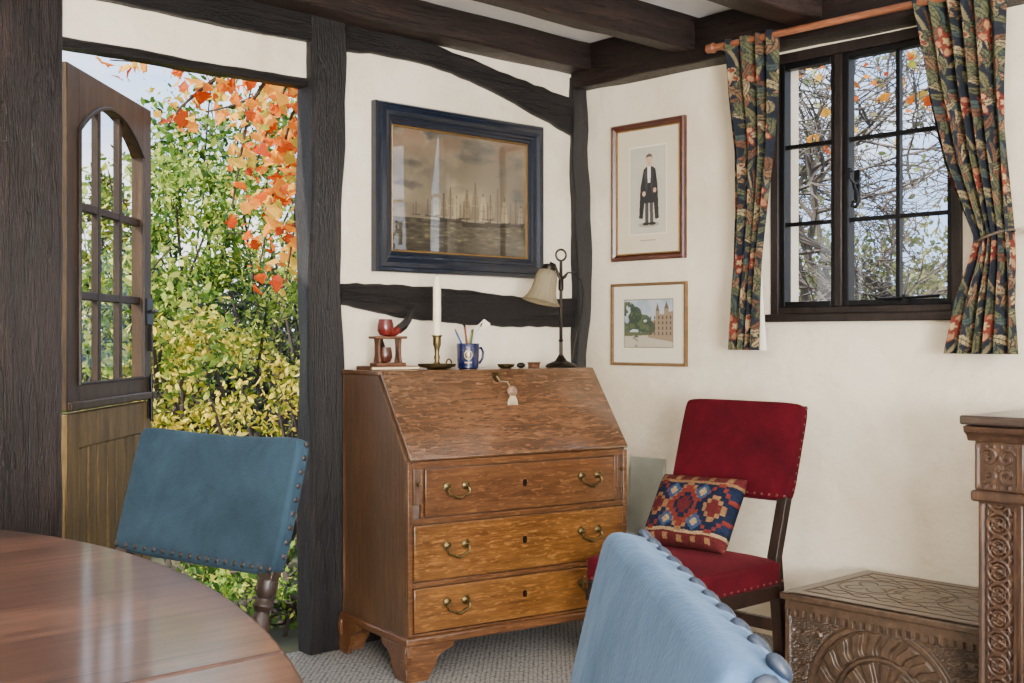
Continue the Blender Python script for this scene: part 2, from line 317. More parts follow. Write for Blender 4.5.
# ---------------------------------------------------------------- window
win=thing('window_1','dark timber casement window with leaded bars between floral curtains','window',(0,(WY0+WY1)/2,WZ0),0,kind='structure')
oy=(WY0+WY1)/2
def wb(mb,x0,x1,y0,y1,z0,z1): mb.box(x0,x1,y0-oy,y1-oy,z0-WZ0,z1-WZ0)
mb=MB(); t=.036; MY=-1.29
wb(mb,-.012,.07,WY0,WY0+t,WZ0,WZ1); wb(mb,-.012,.07,WY1-t,WY1,WZ0,WZ1); wb(mb,-.012,.07,WY0+t,WY1-t,WZ1-.04,WZ1); wb(mb,-.012,.07,WY0+t,WY1-t,WZ0,WZ0+.026); wb(mb,-.012,.07,MY-.016,MY+.016,WZ0+.026,WZ1-.04)
mb.build('frame',M_win,win,bevel=.004)
mb=MB(); wb(mb,-.035,.0,WY0-.01,WY1+.01,WZ0-.03,WZ0); mb.build('sill',M_win,win,bevel=.004)
def light(y0,y1,cols):
    z0,z1=WZ0+.026,WZ1-.04; s=.021
    mb=MB(); wb(mb,.0,.045,y0,y0+s,z0,z1); wb(mb,.0,.045,y1-s,y1,z0,z1); wb(mb,.0,.045,y0+s,y1-s,z1-s,z1); wb(mb,.0,.045,y0+s,y1-s,z0,z0+s)
    c=mb.build('casement',M_iron,win,bevel=.003)
    mb=MB()
    for i in range(1,cols): y=y0+s+(y1-y0-2*s)*i/cols; wb(mb,.012,.034,y-.0075,y+.0075,z0+s,z1-s)
    for i in (1,2): z=z0+s+(z1-z0-2*s)*i/3; wb(mb,.014,.032,y0+s,y1-s,z-.0075,z+.0075)
    mb.build('glazing_bar',M_iron,c)
    mb=MB(); wb(mb,.021,.025,y0+s-.003,y1-s+.003,z0+s-.003,z1-s+.003); mb.build('pane',M_glass,c)
    return c
light(MY+.016,WY1-t,1); cs=light(WY0+t,MY-.016,2)
h=on_x(855,186,-.02)
mb=MB(); y=h.y-oy; z=h.z-WZ0
mb.box(-.008,.002,y-.011,y+.011,z-.06,z+.06); mb.ball((-.014,y,z+.01),.014); mb.tube([(-.014,y,z+.01),(-.03,y,z+.012),(-.036,y+.008,z+.03),(-.036,y+.01,z+.05)],.0065); mb.ball((-.036,y+.01,z+.056),.010)
mb.tube([(-.03,y,z+.008),(-.04,y-.012,z-.012),(-.042,y-.026,z-.04),(-.042,y-.026,z-.066),(-.042,y-.014,z-.08),(-.042,y-.001,z-.074),(-.042,y-.003,z-.06),(-.042,y-.012,z-.056)],[.006,.007,.007,.0065,.006,.0055,.005,.004]); mb.build('window_catch',M_iron,cs)
h=on_x(905,296,-.02); y=h.y-oy
mb=MB(); mb.tube([(-.022,y-.13,.055),(-.022,y,.05),(-.022,y+.1,.048),(-.026,y+.12,.06)],.005); mb.box(-.03,.0,y-.006,y+.006,.03,.062); mb.build('window_stay',M_iron,cs)
# ---------------------------------------------------------------- stable door (opened outward)
dr=thing('door_1','brown half glazed stable door with arched panes standing open to the garden','door',(1.55-CU,3.75-CV+.02,0),R(46),kind='structure')
DW=.84; T0,T1=-.022,.022
def arch(x): return 1.83+.12*(1-((x-.42)/.32)**2)
mb=MB(); mb.box(0,.1,T0,T1,.915,2.03); mb.box(.74,DW,T0,T1,.915,2.03); mb.box(.1,.74,T0,T1,.915,1.0)
xs=[.74-.64*i/16 for i in range(17)]
mb.prism([(.1,2.03),(.74,2.03)]+[(x,arch(x)) for x in xs],'y',T0,T1)
up=mb.build('upper_leaf',M_door,dr,bevel=.003)
mb=MB()
for x in (.313,.527): mb.box(x-.014,x+.014,-.013,.013,1.0,arch(x)+.01)
for z in (1.29,1.585): mb.box(.1,.74,-.012,.012,z-.014,z+.014)
mb.build('glazing_bar',M_doorbar,up,bevel=.003)
mb=MB(); mb.tube([(.1,-.024,1.0),(.1,-.024,arch(.1))]+[(x,-.024,arch(x)) for x in xs[::-1]]+[(.74,-.024,1.0)],.008,6,True); mb.build('moulding',M_doorbar,up)
mb=MB(); mb.box(0,DW,-.04,-.022,.915,.945); mb.build('rail_moulding',M_door,up,bevel=.006,seg=3)
mb=MB(); mb.prism([(.09,.99),(.75,.99)]+[(x,arch(x)+.008) for x in xs],'y',-.002,.002); mb.build('pane',M_glassd,up)
mb=MB(); mb.box(0,.1,T0,T1,.03,.905); mb.box(.74,DW,T0,T1,.03,.905); mb.box(.1,.74,T0,T1,.79,.905); mb.box(.1,.74,T0,T1,.03,.15); mb.box(.1,.74,.012,.016,.15,.79)
lo=mb.build('lower_leaf',M_doorlow,dr,bevel=.003)
mb=MB()
for i in range(7): mb.box(.1+.64/7*i+.008,.1+.64/7*(i+1)-.008,-.018,.012,.15,.79)
mb.build('planking',M_doorlow,lo,bevel=.006)
mb=MB(); mb.box(.755,.83,-.034,-.022,1.2,1.3); mb.tube([(.79,-.034,1.25),(.79,-.06,1.25),(.73,-.065,1.25)],.007); mb.box(.81,.825,-.034,-.022,1.1,1.2); mb.build('latch',M_iron,up,bevel=.002)
mb=MB(); mb.box(.79,.81,-.03,-.022,.84,1.0); mb.tube([(.8,-.036,.83),(.8,-.036,1.01)],.006); mb.build('bolt',M_iron,lo)
# ---------------------------------------------------------------- bureau
BR=-9.48; bl=room(-.3467,4.0); BW=.935; BD=.50; TOPZ=1.034
bu=thing('bureau','oak fall front bureau with three long drawers and brass handles in the corner','bureau',bl,R(BR))
BM=Matrix.Translation(bl)@Matrix.Rotation(R(BR),4,'Z')
def btop(px,yl):
    k=(px-512)/F; x=(k*(4+.8339*yl)+.3467+.5519*yl)/(.8339-.5519*k); return BM@Vector((x,yl,TOPZ))
mb=MB(); mb.prism([(.014,.125),(.014,.73),(.222,1.018),(BD,1.018),(BD,.125)],'x',0,BW); mb.build('body',M_oak_z,bu,bevel=.002)
mb=MB(); mb.box(-.004,BW+.004,.212,BD+.002,1.018,TOPZ); mb.build('top',M_oak_x,bu,bevel=.004)
mb=MB(); mb.box(-.014,BW+.014,-.014,BD,.118,.148); mb.build('base_moulding',M_oak_x,bu,bevel=.008,seg=3)
mb=MB()
for x0,x1 in ((0,.018),(BW-.018,BW)): mb.box(x0,x1,0,.014,.148,.73)
for z0,z1 in ((.148,.156),(.312,.328),(.524,.542),(.712,.734)): mb.box(.018,BW-.018,0,.014,z0,z1)
mb.box(.05,.06,0,.014,.542,.712); mb.box(BW-.06,BW-.05,0,.014,.542,.712)
mb.build('drawer_rail',M_oak_x,bu,bevel=.0015)
p0=Vector((-.004,.736)); p1=Vector((.214,1.026)); n_=Vector((-(p1-p0).y,(p1-p0).x)).normalized()
mb=MB(); q=[p0,p0+n_*.012,p1+n_*.012,p1]; mb.prism([(v.x,v.y) for v in q],'x',.004,BW-.004)
fl=mb.build('flap',M_oak_flap,bu,bevel=.003)
sl=(p1-p0).normalized()
def flap_pt(x,t,off=.012): v=p0+(p1-p0)*t+n_*off; return Vector((x,v.x,v.y))
mb=MB(); FM=Matrix.Translation(flap_pt(BW/2,.9,.013))@Matrix(((1,0,0),(0,sl.x,n_.x),(0,sl.y,n_.y))).to_4x4()
mb.prism([(-.012,-.02),(.012,-.02),(.016,0),(.01,.022),(-.01,.022),(-.016,0)],'z',0,.002,FM); mb.build('escutcheon',M_brass,fl)
def drawer(x0,x1,z0,z1,hx,dm):
    mb=MB(); mb.box(x0+.004,x1-.004,-.004,.013,z0+.004,z1-.004); d=mb.build('drawer',dm,bu,bevel=.003)
    zc=(z0+z1)/2+.010
    for x in hx:
        mb=MB()
        for s in (-1,1):
            mb.lathe([(.015,0),(.014,.003),(.009,.005),(.005,.007),(.006,.014),(.008,.016),(.004,.022)],(x+s*.036,-.004,zc+.008),14,Matrix.Rotation(R(90),4,'X'))
            mb.prism([(x+s*.036+a*s,zc+.008+b_) for a,b_ in ((-.016,0),(-.008,.012),(.006,.017),(.018,.006),(.018,-.006),(.006,-.017),(-.008,-.012))],'y',-.0065,-.004)
        mb.tube([(x-.036,-.02,zc+.008),(x-.044,-.022,zc-.004),(x-.040,-.024,zc-.017),(x-.025,-.025,zc-.021),(x-.011,-.025,zc-.029),(x,-.025,zc-.031),(x+.011,-.025,zc-.029),(x+.025,-.025,zc-.021),(x+.040,-.024,zc-.017),(x+.044,-.022,zc-.004),(x+.036,-.02,zc+.008)],[.0036,.0042,.0045,.0045,.0056,.0064,.0056,.0045,.0045,.0042,.0036],8)
        mb.build('handle',M_brass,d)
    xm=(x0+x1)/2; mb=MB(); mb.prism([(xm-.006,zc+.012),(xm+.006,zc+.012),(xm+.009,zc),(xm+.006,zc-.012),(xm-.006,zc-.012),(xm-.009,zc)],'y',-.006,-.004); mb.build('escutcheon',M_bronze,d)
drawer(.06,BW-.06,.542,.712,(.186,.756),M_oak_x); drawer(.018,BW-.018,.328,.524,(.186,.756),M_oak_gold); drawer(.018,BW-.018,.156,.312,(.186,.756),M_oak_gold)
for x0 in (.02,BW-.05):
    mb=MB(); mb.box(x0,x0+.03,-.003,.013,.59,.712); lp=mb.build('loper',M_oak_z,bu,bevel=.002)
    mb=MB(); mb.lathe([(.004,0),(.004,.006),(.008,.01),(.006,.016)],(x0+.015,-.003,.66),10,Matrix.Rotation(R(90),4,'X')); mb.build('knob',M_brass,lp)
br=[(-.014,.12),(.175,.12),(.165,.1),(.13,.088),(.105,.07),(.1,.045),(.085,.028),(.07,0),(.0,0),(-.012,.02),(-.004,.045),(-.018,.075),(-.02,.1)]
for sx in (0,1):
    for sy in (0,1):
        mb=MB(); X=[(a if sx==0 else BW-a,b) for a,b in br]; Y=[(a if sy==0 else BD-a*.85,b) for a,b in br]
        y0=-.012 if sy==0 else BD-.02; mb.prism(X,'y',y0,y0+.02)
        x0=-.012 if sx==0 else BW-.008; mb.prism(Y,'x',x0,x0+.02); mb.build('foot',M_oak_x,bu,bevel=.002)
# key fob hanging on the flap
kp=BM@flap_pt(.47,.92,.014)
kf=thing('key_fob','little beige tassel fob hanging from the lock of the bureau flap','key fob',kp,R(BR))
kb=flap_pt(.0,.74,.03)-flap_pt(.0,.92,.014)
mb=MB(); mb.tube([(0,-.004,-.002),(.004,-.018,-.02),(.014,kb.y*.6-.02,kb.z*.5),(.02,kb.y-.012,kb.z)],.0022,6); mb.build('cord',plain('cord_beige',L(150,132,100),.8),kf)
fx,fy,fz=.022,kb.y-.02,kb.z+.006
mb=MB(); mb.ball((fx,fy,fz-.018),.021,16,10,(1,.8,.95)); mb.build('bead',plain('bead_brown',L(124,96,74),.6,0,.5,60),kf)
mb=MB()
for i in range(9):
    a=-1.2+.3*i; mb.tube([(fx+.008*math.sin(a),fy-.004,fz-.034),(fx+.019*math.sin(a),fy-.006*math.cos(a),fz-.052),(fx+.022*math.sin(a),fy-.004,fz-.07)],[.003,.003,.0015],5)
mb.build('tassel',plain('tassel_beige',L(176,156,124),.8,0,.3,80),kf)
mb=MB(); mb.tube([(0,.0,0),(0,-.02,.006)],.003,6); mb.tube([(.0+.009*math.cos(a),-.024,.007+.009*math.sin(a)) for a in np.linspace(0,2*PI,12,endpoint=False)],.002,6,True); mb.build('key',M_brass,kf)
# ---------------------------------------------------------------- objects on the bureau
p=btop(388,.36)
nb=thing('notebook','thin closed cream notebook lying under the pipe rack','notebook',p,R(BR))
mb=MB(); mb.box(-.098,.098,-.06,.06,0,.003); mb.box(-.098,.098,-.06,.06,.011,.014); mb.box(-.098,-.094,-.06,.06,0,.014); mb.build('cover',M_thin,nb,bevel=.001)
mb=MB(); mb.box(-.094,.095,-.057,.057,.003,.011); mb.build('pages',M_page,nb)
pr=thing('pipe_rack','small wooden pipe rack on the left end of the bureau top','pipe rack',p+Vector((0,0,.014)),R(BR))
mb=MB(); mb.box(-.06,.06,-.03,.03,0,.012); mb.build('base',M_thin,pr,bevel=.003)
for s in (-1,1):
    mb=MB(); mb.prism([(-.026,.012),(.026,.012),(.016,.04),(.016,.075),(.022,.098),(-.022,.098),(-.016,.075),(-.016,.04)],'x',s*.042-.005,s*.042+.005); mb.build('upright',M_thin,pr,bevel=.002)
mb=MB(); mb.box(-.066,.066,-.028,.028,.098,.108); mb.build('shelf',M_thin,pr,bevel=.003)
def pipe(name,label,loc,rz,bm_,sm,k=1.):
    t=thing(name,label,'pipe',loc,rz,'tobacco pipes on the rack')
    mb=MB(); mb.lathe([(.006,.0),(.02,.004),(.027,.018),(.026,.036),(.022,.056),(.016,.056),(.015,.03)],(0,0,0),16); mb.tube([(.012,0,.01),(.035,0,.014),(.055,0,.024)],[.015,.015,.014],10); mb.build('bowl',bm_,t)
    mb=MB(); mb.tube([(.050,0,.021),(.07,0,.034),(.09,0,.056),(.106,0,.086)],[.016,.016,.013,.006],8); mb.build('stem',sm,t); t.scale=(k,k,k); return t
q=pr.location
pipe('tobacco_pipe','red bowled tobacco pipe with a black stem lying on top of the pipe rack',q+Vector((-.014,-.004,.108)),R(-4),M_redpipe,M_black,1.1)
pipe('tobacco_pipe','dark brown tobacco pipe standing behind the red one on the pipe rack',q+Vector((-.03,.045,.0)),R(60),M_mahog,M_black).location=BM@(BM.inverted()@q+Vector((-.012,.0,.012)))
p=btop(437,.32)
cs_=thing('candlestick','brass chamber candlestick with round drip tray on the bureau','candlestick',p,R(20))
mb=MB(); mb.lathe([(.035,0),(.04,.004),(.068,.01),(.072,.02),(.069,.02),(.06,.013),(.02,.012)],n=28); mb.build('tray',M_brass,cs_)
mb=MB(); mb.lathe([(.022,.011),(.014,.02),(.009,.03),(.012,.045),(.008,.055),(.011,.08),(.015,.09),(.015,.118),(.02,.122),(.02,.126),(.012,.126)]); mb.build('stem',M_brass,cs_)
mb=MB(); mb.tube([(.068+.02*(1-math.cos(a)),0,.018+.018*math.sin(a)) for a in np.linspace(0,1.8*PI,14)],.003,6); mb.build('handle',M_brass,cs_)
mb=MB(); mb.lathe([(.015,0),(.015,.1),(.0142,.212),(.01,.222),(.003,.224)],n=16); cd=mb.build('candle',M_cream,origin=None); cd.location=p+Vector((0,0,.12)); tag(cd,'tall cream candle standing in the brass chamber candlestick','candle')
mb=MB(); mb.tube([(0,0,.223),(.001,0,.232)],.001,5); mb.build('wick',M_black,cd)
p=btop(468,.32)
mg=thing('mug','navy glazed mug with a pale gold crest holding pens','mug',p,R(BR))
mb=MB(); mb.lathe([(.034,0),(.04,.004),(.042,.05),(.043,.092),(.0415,.095),(.039,.092),(.037,.01),(.0,.008)],n=28); mb.build('body',M_mug,mg)
mb=MB(); mb.tube([(.04,0,.075),(.058,0,.078),(.067,0,.062),(.064,0,.038),(.052,0,.022),(.04,0,.02)],.005,8); mb.build('handle',M_mug,mg)
mb=MB()
def onm(x,z): a=(x-.022)/.043; rr=.0437; return Vector((rr*math.sin(a),-rr*math.cos(a),z))
def qd(x0,x1,z0,z1): mb.add([onm(x0,z0),onm(x1,z0),onm(x1,z1),onm(x0,z1)],[(0,1,2,3)])
# ring-shaped crest with a small shield and a ribbon under it
for i in range(16):
    a0,a1=2*PI*i/16,2*PI*(i+1)/16
    mb.add([onm(r*math.cos(a)*.016,.052+r*math.sin(a)*.018) for r,a in ((1,a0),(1,a1),(.78,a1),(.78,a0))],[(0,1,2,3)])
mb.add([onm(x,z) for x,z in ((-.007,.06),(0,.06),(0,.041),(-.006,.047))],[(0,1,2,3)]); mb.add([onm(x,z) for x,z in ((0.0015,.06),(.007,.06),(.006,.047),(.0015,.042))],[(0,1,2,3)])
for i in range(5): qd(-.014+.0056*i,-.0095+.0056*i,.022+.0008*(2-abs(i-2))*-1,.027+.0008*(2-abs(i-2))*-1)
mb.build('crest',plain('crest_gold',L(190,160,96),.4),mg,recalc=False)
penc=[('pencil','yellow pencil',L(180,140,50)),('pen','black pen',L(24,24,28)),('pen','blue pen',L(40,76,130)),('paintbrush','slim brown paintbrush',L(120,70,40)),('pen','green pen',L(50,94,76)),('pen','white pen',L(214,212,204))]
for i,(nm,lb,c) in enumerate(penc):
    a=i*1.05+.3; r0=.014; r1=.03+.012*(i%3); ln=.15+.012*((i*2)%4)
    A=Vector((r0*math.cos(a+2.8),r0*math.sin(a+2.8),.012)); B=Vector((r1*math.cos(a)*1.0,min(.03,r1*math.sin(a)),ln))
    t=thing(nm,lb+' standing in the navy mug on the bureau',nm,p+A,0,'pens in the mug'); Dv=B-A
    mb=MB(); mb.tube([(0,0,0),Dv*.9],.0036,8); mb.build('barrel',plain('pen_colour',c,.35,0,.05),t)
    mb=MB(); mb.tube([Dv*.9,Dv*.96,Dv],[.0034,.0028,.0008] if nm!='paintbrush' else [.003,.006,.002],8); mb.build('tip',M_brass if nm!='paintbrush' else M_black,t)
ft=thing('feather','curled white quill feather rising from the navy mug','feather',p+Vector((.02,0,.012)),R(BR),'pens in the mug')
mb=MB(); Pq=[(0,0,0),(.006,0,.08),(.02,0,.13),(.05,0,.155),(.078,0,.15)]; mb.tube(Pq,[.0015]*5,6); mb.build('shaft',M_cream,ft)
mb=MB(); mb.add([(.006,0,.09),(.0,-.004,.115),(.02,-.006,.15),(.05,-.006,.175),(.082,0,.158),(.078,.002,.145),(.05,.004,.138),(.03,.004,.12)],[(0,1,2,7),(7,2,3,6),(6,3,4,5)]); mb.build('vane',M_white,ft,recalc=False)
for nm,lb,px,yl,fn in (('dish','tiny round brass dish right of the navy mug',506,.30,'dish'),('pebble','small dark pebble in front of the lamp',521,.28,'peb'),('trinket_box','tiny brown lidded trinket box left of the lamp foot',534,.30,'box')):
    p=btop(px,yl)
    if fn=='dish': mb=MB(); mb.lathe([(.018,0),(.03,.006),(.034,.016),(.031,.016),(.02,.006),(.0,.005)]); tag(mb.build(nm,M_brass),lb,'dish').location=p
    elif fn=='peb': mb=MB(); mb.ball((0,0,.011),.016,12,8,(1.2,.9,.7)); tag(mb.build(nm,M_bronze),lb,'pebble').location=p
    else:
        t=thing(nm,lb,'box',p,R(BR+12)); mb=MB(); mb.box(-.02,.02,-.014,.014,0,.016); mb.build('body',M_thin,t,bevel=.002); mb=MB(); mb.box(-.022,.022,-.016,.016,.016,.022); mb.build('lid',M_thin,t,bevel=.002)
p=btop(561,.29)
lm=thing('table_lamp','bronze desk lamp with a flared glass bell shade on the bureau','lamp',p,R(-20))
mb=MB(); mb.lathe([(.06,0),(.062,.006),(.054,.014),(.038,.02),(.024,.026),(.014,.04),(.009,.05)],n=28); mb.build('base',M_bronze,lm)
mb=MB(); mb.lathe([(.008,.045),(.007,.1),(.011,.105),(.007,.11),(.0065,.3),(.011,.305),(.011,.34),(.007,.345),(.006,.42)],n=12); mb.build('pole',M_bronze,lm)
mb=MB(); mb.tube([(.022*math.cos(a),0,.44+.022*math.sin(a)) for a in np.linspace(0,2*PI,18,endpoint=False)],.0045,8,True); mb.build('ring',M_bronze,lm)
mb=MB(); mb.tube([(.0,0,.34),(-.01,0,.36),(-.028,0,.402),(-.044,0,.408),(-.05,0,.395)],.006,8); mb.tube([(.0,0,.34),(.02,0,.355),(.028,0,.37)],.004,8); mb.build('arm',M_bronze,lm)
TM=Matrix.Translation((-.052,0,.392))@Matrix.Rotation(R(14),4,'Y')
mb=MB(); mb.lathe([(.012,.012),(.024,.006),(.028,-.012),(.024,-.022)],(0,0,0),18,TM); mb.build('shade_holder',M_bronze,lm)
mb=MB(); prof=[(.024,-.010),(.036,-.018),(.043,-.04),(.046,-.07),(.05,-.095),(.058,-.118),(.068,-.134),(.076,-.142)]
mb.lathe(prof+[(r-.002,z) for r,z in prof[::-1]],(0,0,0),120,TM,.012,20); mb.build('lamp_shade',M_frost,lm,sharp=80)
mb=MB(); mb.tube([(.004,0,.35),(.03,0,.372),(.06,0,.372),(.088,.004,.345),(.104,.012,.29),(.106,.03,.22),(.1,.08,.08),(.1,.14,-.1)],.0038,6); mb.build('cord',M_black,lm)
# ---------------------------------------------------------------- chairs
def nail_mesh(r,m):
    bm=bmesh.new(); bmesh.ops.create_uvsphere(bm,u_segments=10,v_segments=7,radius=r,matrix=Matrix.Diagonal((1,1,.55,1))); me=bpy.data.meshes.new('nail'); bm.to_mesh(me); bm.free(); me.polygons.foreach_set('use_smooth',[True]*len(me.polygons)); me.materials.append(m); return me
RX=Matrix.Rotation(R(90),4,'X'); RY=Matrix.Rotation(R(90),4,'Y'); I4=Matrix.Identity(4)
def chair(name,label,loc,rz,W,D,sz,pz0,pz1,lean,fab,nailm,group=None,nr=.0065,turned=True,step=.036,topnails=False,th=.05,bulge=.012,curve=0,bev=.010):
    t=thing(name,label,'chair',loc,rz,group); NM=nail_mesh(nr,nailm)
    def nail(par,c,M=I4):
        o=bpy.data.objects.new('nail',NM); COL.objects.link(o); o.parent=par; o.location=c; o.rotation_euler=M.to_euler()
    yc=lambda z: D/2-.02+(lean*(z-sz) if z>sz else .05*(1-z/sz))
    mb=MB(); mb.pad(W,D,.075,Matrix.Translation((0,0,sz-.0375-.012))@Matrix.Rotation(R(-90),4,'X'),.022,14,0); st=mb.build('seat',fab,t,bevel=.012,seg=3)
    mb=MB()
    for s in (-1,1): mb.box(s*(W/2-.02)-.014,s*(W/2-.02)+.014,-D/2+.02,D/2-.02,sz-.135,sz-.087)
    for y in (-D/2+.02,D/2-.02): mb.box(-W/2+.02,W/2-.02,y-.014,y+.014,sz-.135,sz-.087)
    mb.build('seat_frame',M_chairwood,t,bevel=.003)
    hh=sz-.135; h=min(.019,th/2-.004)
    for s in (-1,1):
        x=s*(W/2-.027)
        mb=MB(); y=-D/2+.03
        mb.lathe([(.016,0),(.024,.02),(.024,.04),(.016,.05),(.014,.06)],(x,y,0),14); mb.box(x-.021,x+.021,y-.021,y+.021,.06,.13)
        k=hh-.17
        mb.lathe([(.014,.13),(.022,.14),(.014,.15),(.017,.15+.2*k),(.023,.15+.4*k),(.015,.15+.55*k),(.022,.15+.6*k),(.015,.15+.66*k),(.02,.15+.85*k),(.014,.15+.95*k),(.018,.15+k)],(x,y,0),14); mb.box(x-.021,x+.021,y-.021,y+.021,.15+k,hh+.02)
        mb.build('leg',M_chairwood,t,bevel=.002)
        mb=MB()
        zs=[0,.06,.2,sz-.1,sz,sz+.03]
        if not turned: zs=zs+[pz0,pz1-.015]
        mb.prism([(yc(z)-h,z) for z in zs]+[(yc(z)+h,z) for z in zs[::-1]],'x',x-.019,x+.019)
        if turned:
            zz=np.linspace(sz+.03,pz0,17); rr=[.021,.021,.013,.021,.013,.015,.018,.022,.025,.022,.018,.014,.022,.013,.021,.021,.021]
            mb.tube([(x,yc(z),z) for z in zz],rr,14)
            zs=[pz0-.012,pz1-.04]; mb.prism([(yc(z)-h*.8,z) for z in zs]+[(yc(z)+h*.8,z) for z in zs[::-1]],'x',x-.019,x+.019)
        mb.build('rear_leg',M_chairwood,t,bevel=.002)
        mb=MB(); mb.box(x-.012,x+.012,-D/2+.03,yc(.09),.075,.115); mb.build('stretcher',M_chairwood,t,bevel=.002)
    mb=MB(); mb.tube([(-W/2+.03+(W-.06)*i/12,-D/2+.03,.21*sz/.45) for i in range(13)],[.014,.014,.02,.014,.018,.022,.015,.022,.018,.014,.02,.014,.014],10); mb.build('stretcher',M_chairwood,t)
    mb=MB(); mb.box(-W/2+.03,W/2-.03,yc(.2)-.012,yc(.2)+.012,.18,.22); mb.build('stretcher',M_chairwood,t,bevel=.002)
    zm=(pz0+pz1)/2; hgt=pz1-pz0; cv=lambda x: curve*(1-(2*x/W)**2)
    PR=Matrix.Rotation(-math.atan(lean),4,'X'); PM=Matrix.Translation((0,yc(zm),zm))@PR
    mb=MB(); mb.pad(W,hgt,th,PM,bulge,18,.6,curve); bk=mb.build('backrest',fab,t,bevel=bev,seg=6)
    nx=int(W/step); nz=int(hgt/step)
    for i in range(nx+1): x=-W/2+.014+(W-.028)*i/nx; nail(bk,PM@Vector((x,-th/2-.001+cv(x),-hgt/2+.015)),PR@RX)
    if topnails:
        a45=Matrix.Rotation(R(-38),4,'X')
        for i in range(nx+1): x=-W/2+.024+(W-.048)*i/nx; nail(bk,PM@Vector((x,th/2-.0085+cv(x),hgt/2-.0042-.4*cv(x))),PR@a45)
    for i in range(1,nz+1):
        z=-hgt/2+.015+(hgt-.03)*i/nz
        for s in (-1,1): nail(bk,PM@Vector((s*(W/2-.001-(.002 if topnails else 0)),.004,z)),PR@RY)
    for i in range(int(W/.034)+1):
        x=-W/2+.012+(W-.024)*i/int(W/.034); nail(st,Vector((x,-D/2+.001,sz-.075)),RX)
    for i in range(1,int(D/.034)+1):
        y=-D/2+.012+(D-.024)*i/int(D/.034)
        for s in (-1,1): nail(st,Vector((s*(W/2-.001),y,sz-.075)),RY)
    return t
chair('dining_chair','blue velvet dining chair standing before the open garden door',room(-.816,2.294),R(-36.3-YAW),.515,.42,.45,.675,.958,.286,M_blue,M_nailz,'blue velvet dining chairs at the table',.0065,True,.03,False,.036,.004,.018)
chair('dining_chair','nearest blue velvet dining chair, only its studded backrest in view',room(-.180,.905),R(-86.6-YAW),.50,.42,.45,.675,.972,.23,M_blue_lit,M_nail,'blue velvet dining chairs at the table',.0105,True,.05,True,.046,.008,.002,.019)
RC=Vector((3.12-CU,2.52-CV,0))
chair('side_chair','red velvet chair with dark oak frame beside the bureau',RC,R(-90),.50,.44,.43,.60,.935,.30,M_red,M_nailb,None,.005,False,.03,False,.042,.008)
# ---------------------------------------------------------------- raster helpers
def pm(X,Y,pts):
    m=np.zeros(X.shape,bool); n=len(pts); j=n-1
    for i in range(n):
        xi,yi=pts[i]; xj,yj=pts[j]
        if yi!=yj: m^=((yi>Y)!=(yj>Y))&(X<(xj-xi)*(Y-yi)/(yj-yi)+xi)
        j=i
    return m
LAT={}
def vn(X,Y,sc,seed,octv=4):
    out=np.zeros(X.shape); amp=.5
    for o in range(octv):
        if (seed,o) not in LAT: LAT[seed,o]=np.random.default_rng(seed*17+o).random((64,64))
        A=LAT[seed,o]; x=X*sc; y=Y*sc; xi=np.floor(x).astype(int); yi=np.floor(y).astype(int); fx=x-xi; fy=y-yi; fx=fx*fx*(3-2*fx); fy=fy*fy*(3-2*fy)
        g=lambda a,b_: A[b_%64,a%64]
        out+=amp*((g(xi,yi)*(1-fx)+g(xi+1,yi)*fx)*(1-fy)+(g(xi,yi+1)*(1-fx)+g(xi+1,yi+1)*fx)*fy); amp*=.5; sc*=2
    return out/(1-.5**octv)
def mixa(a,b_,f): f=np.clip(f,0,1)[...,None]; return a*(1-f)+np.array(b_,float)*f
def frame_mesh(w,h,prof):
    mb=MB(); rings=[]
    for ins,dep in prof: rings.append([mb.bm.verts.new(c) for c in ((-w/2+ins,-dep,ins),(w/2-ins,-dep,ins),(w/2-ins,-dep,h-ins),(-w/2+ins,-dep,h-ins))])
    for A,B in zip(rings,rings[1:]):
        for k in range(4): mb.bm.faces.new((A[k],A[(k+1)%4],B[(k+1)%4],B[k]))
    return mb
def picture(name,label,loc,rz,w,h,prof,fm,img,pm_,dep,slip=None):
    t=thing(name,label,'picture',loc,rz)
    mb=frame_mesh(w,h,prof); mb.build('frame',fm,t,sharp=20,recalc=False)
    ins=prof[-1][0]
    if slip:
        mb=frame_mesh(w,h,[(ins-.001,dep+.006),(ins+slip*.6,dep+.008),(ins+slip,dep)]); mb.build('slip',M_gold,t,sharp=20,recalc=False); ins+=slip-.001
    ny,nx=img.shape[:2]; xs=np.linspace(-w/2+ins,w/2-ins,nx); zs=np.linspace(ins,h-ins,ny); X,Z=np.meshgrid(xs,zs)
    grids('artwork',[np.stack([X,np.full_like(X,-dep),Z],-1)],[img],pm_,t); 
    mb=MB(); mb.box(-w/2+.004,w/2-.004,-.006,0,.004,h-.004); mb.build('backing',M_thin,t)
    return t
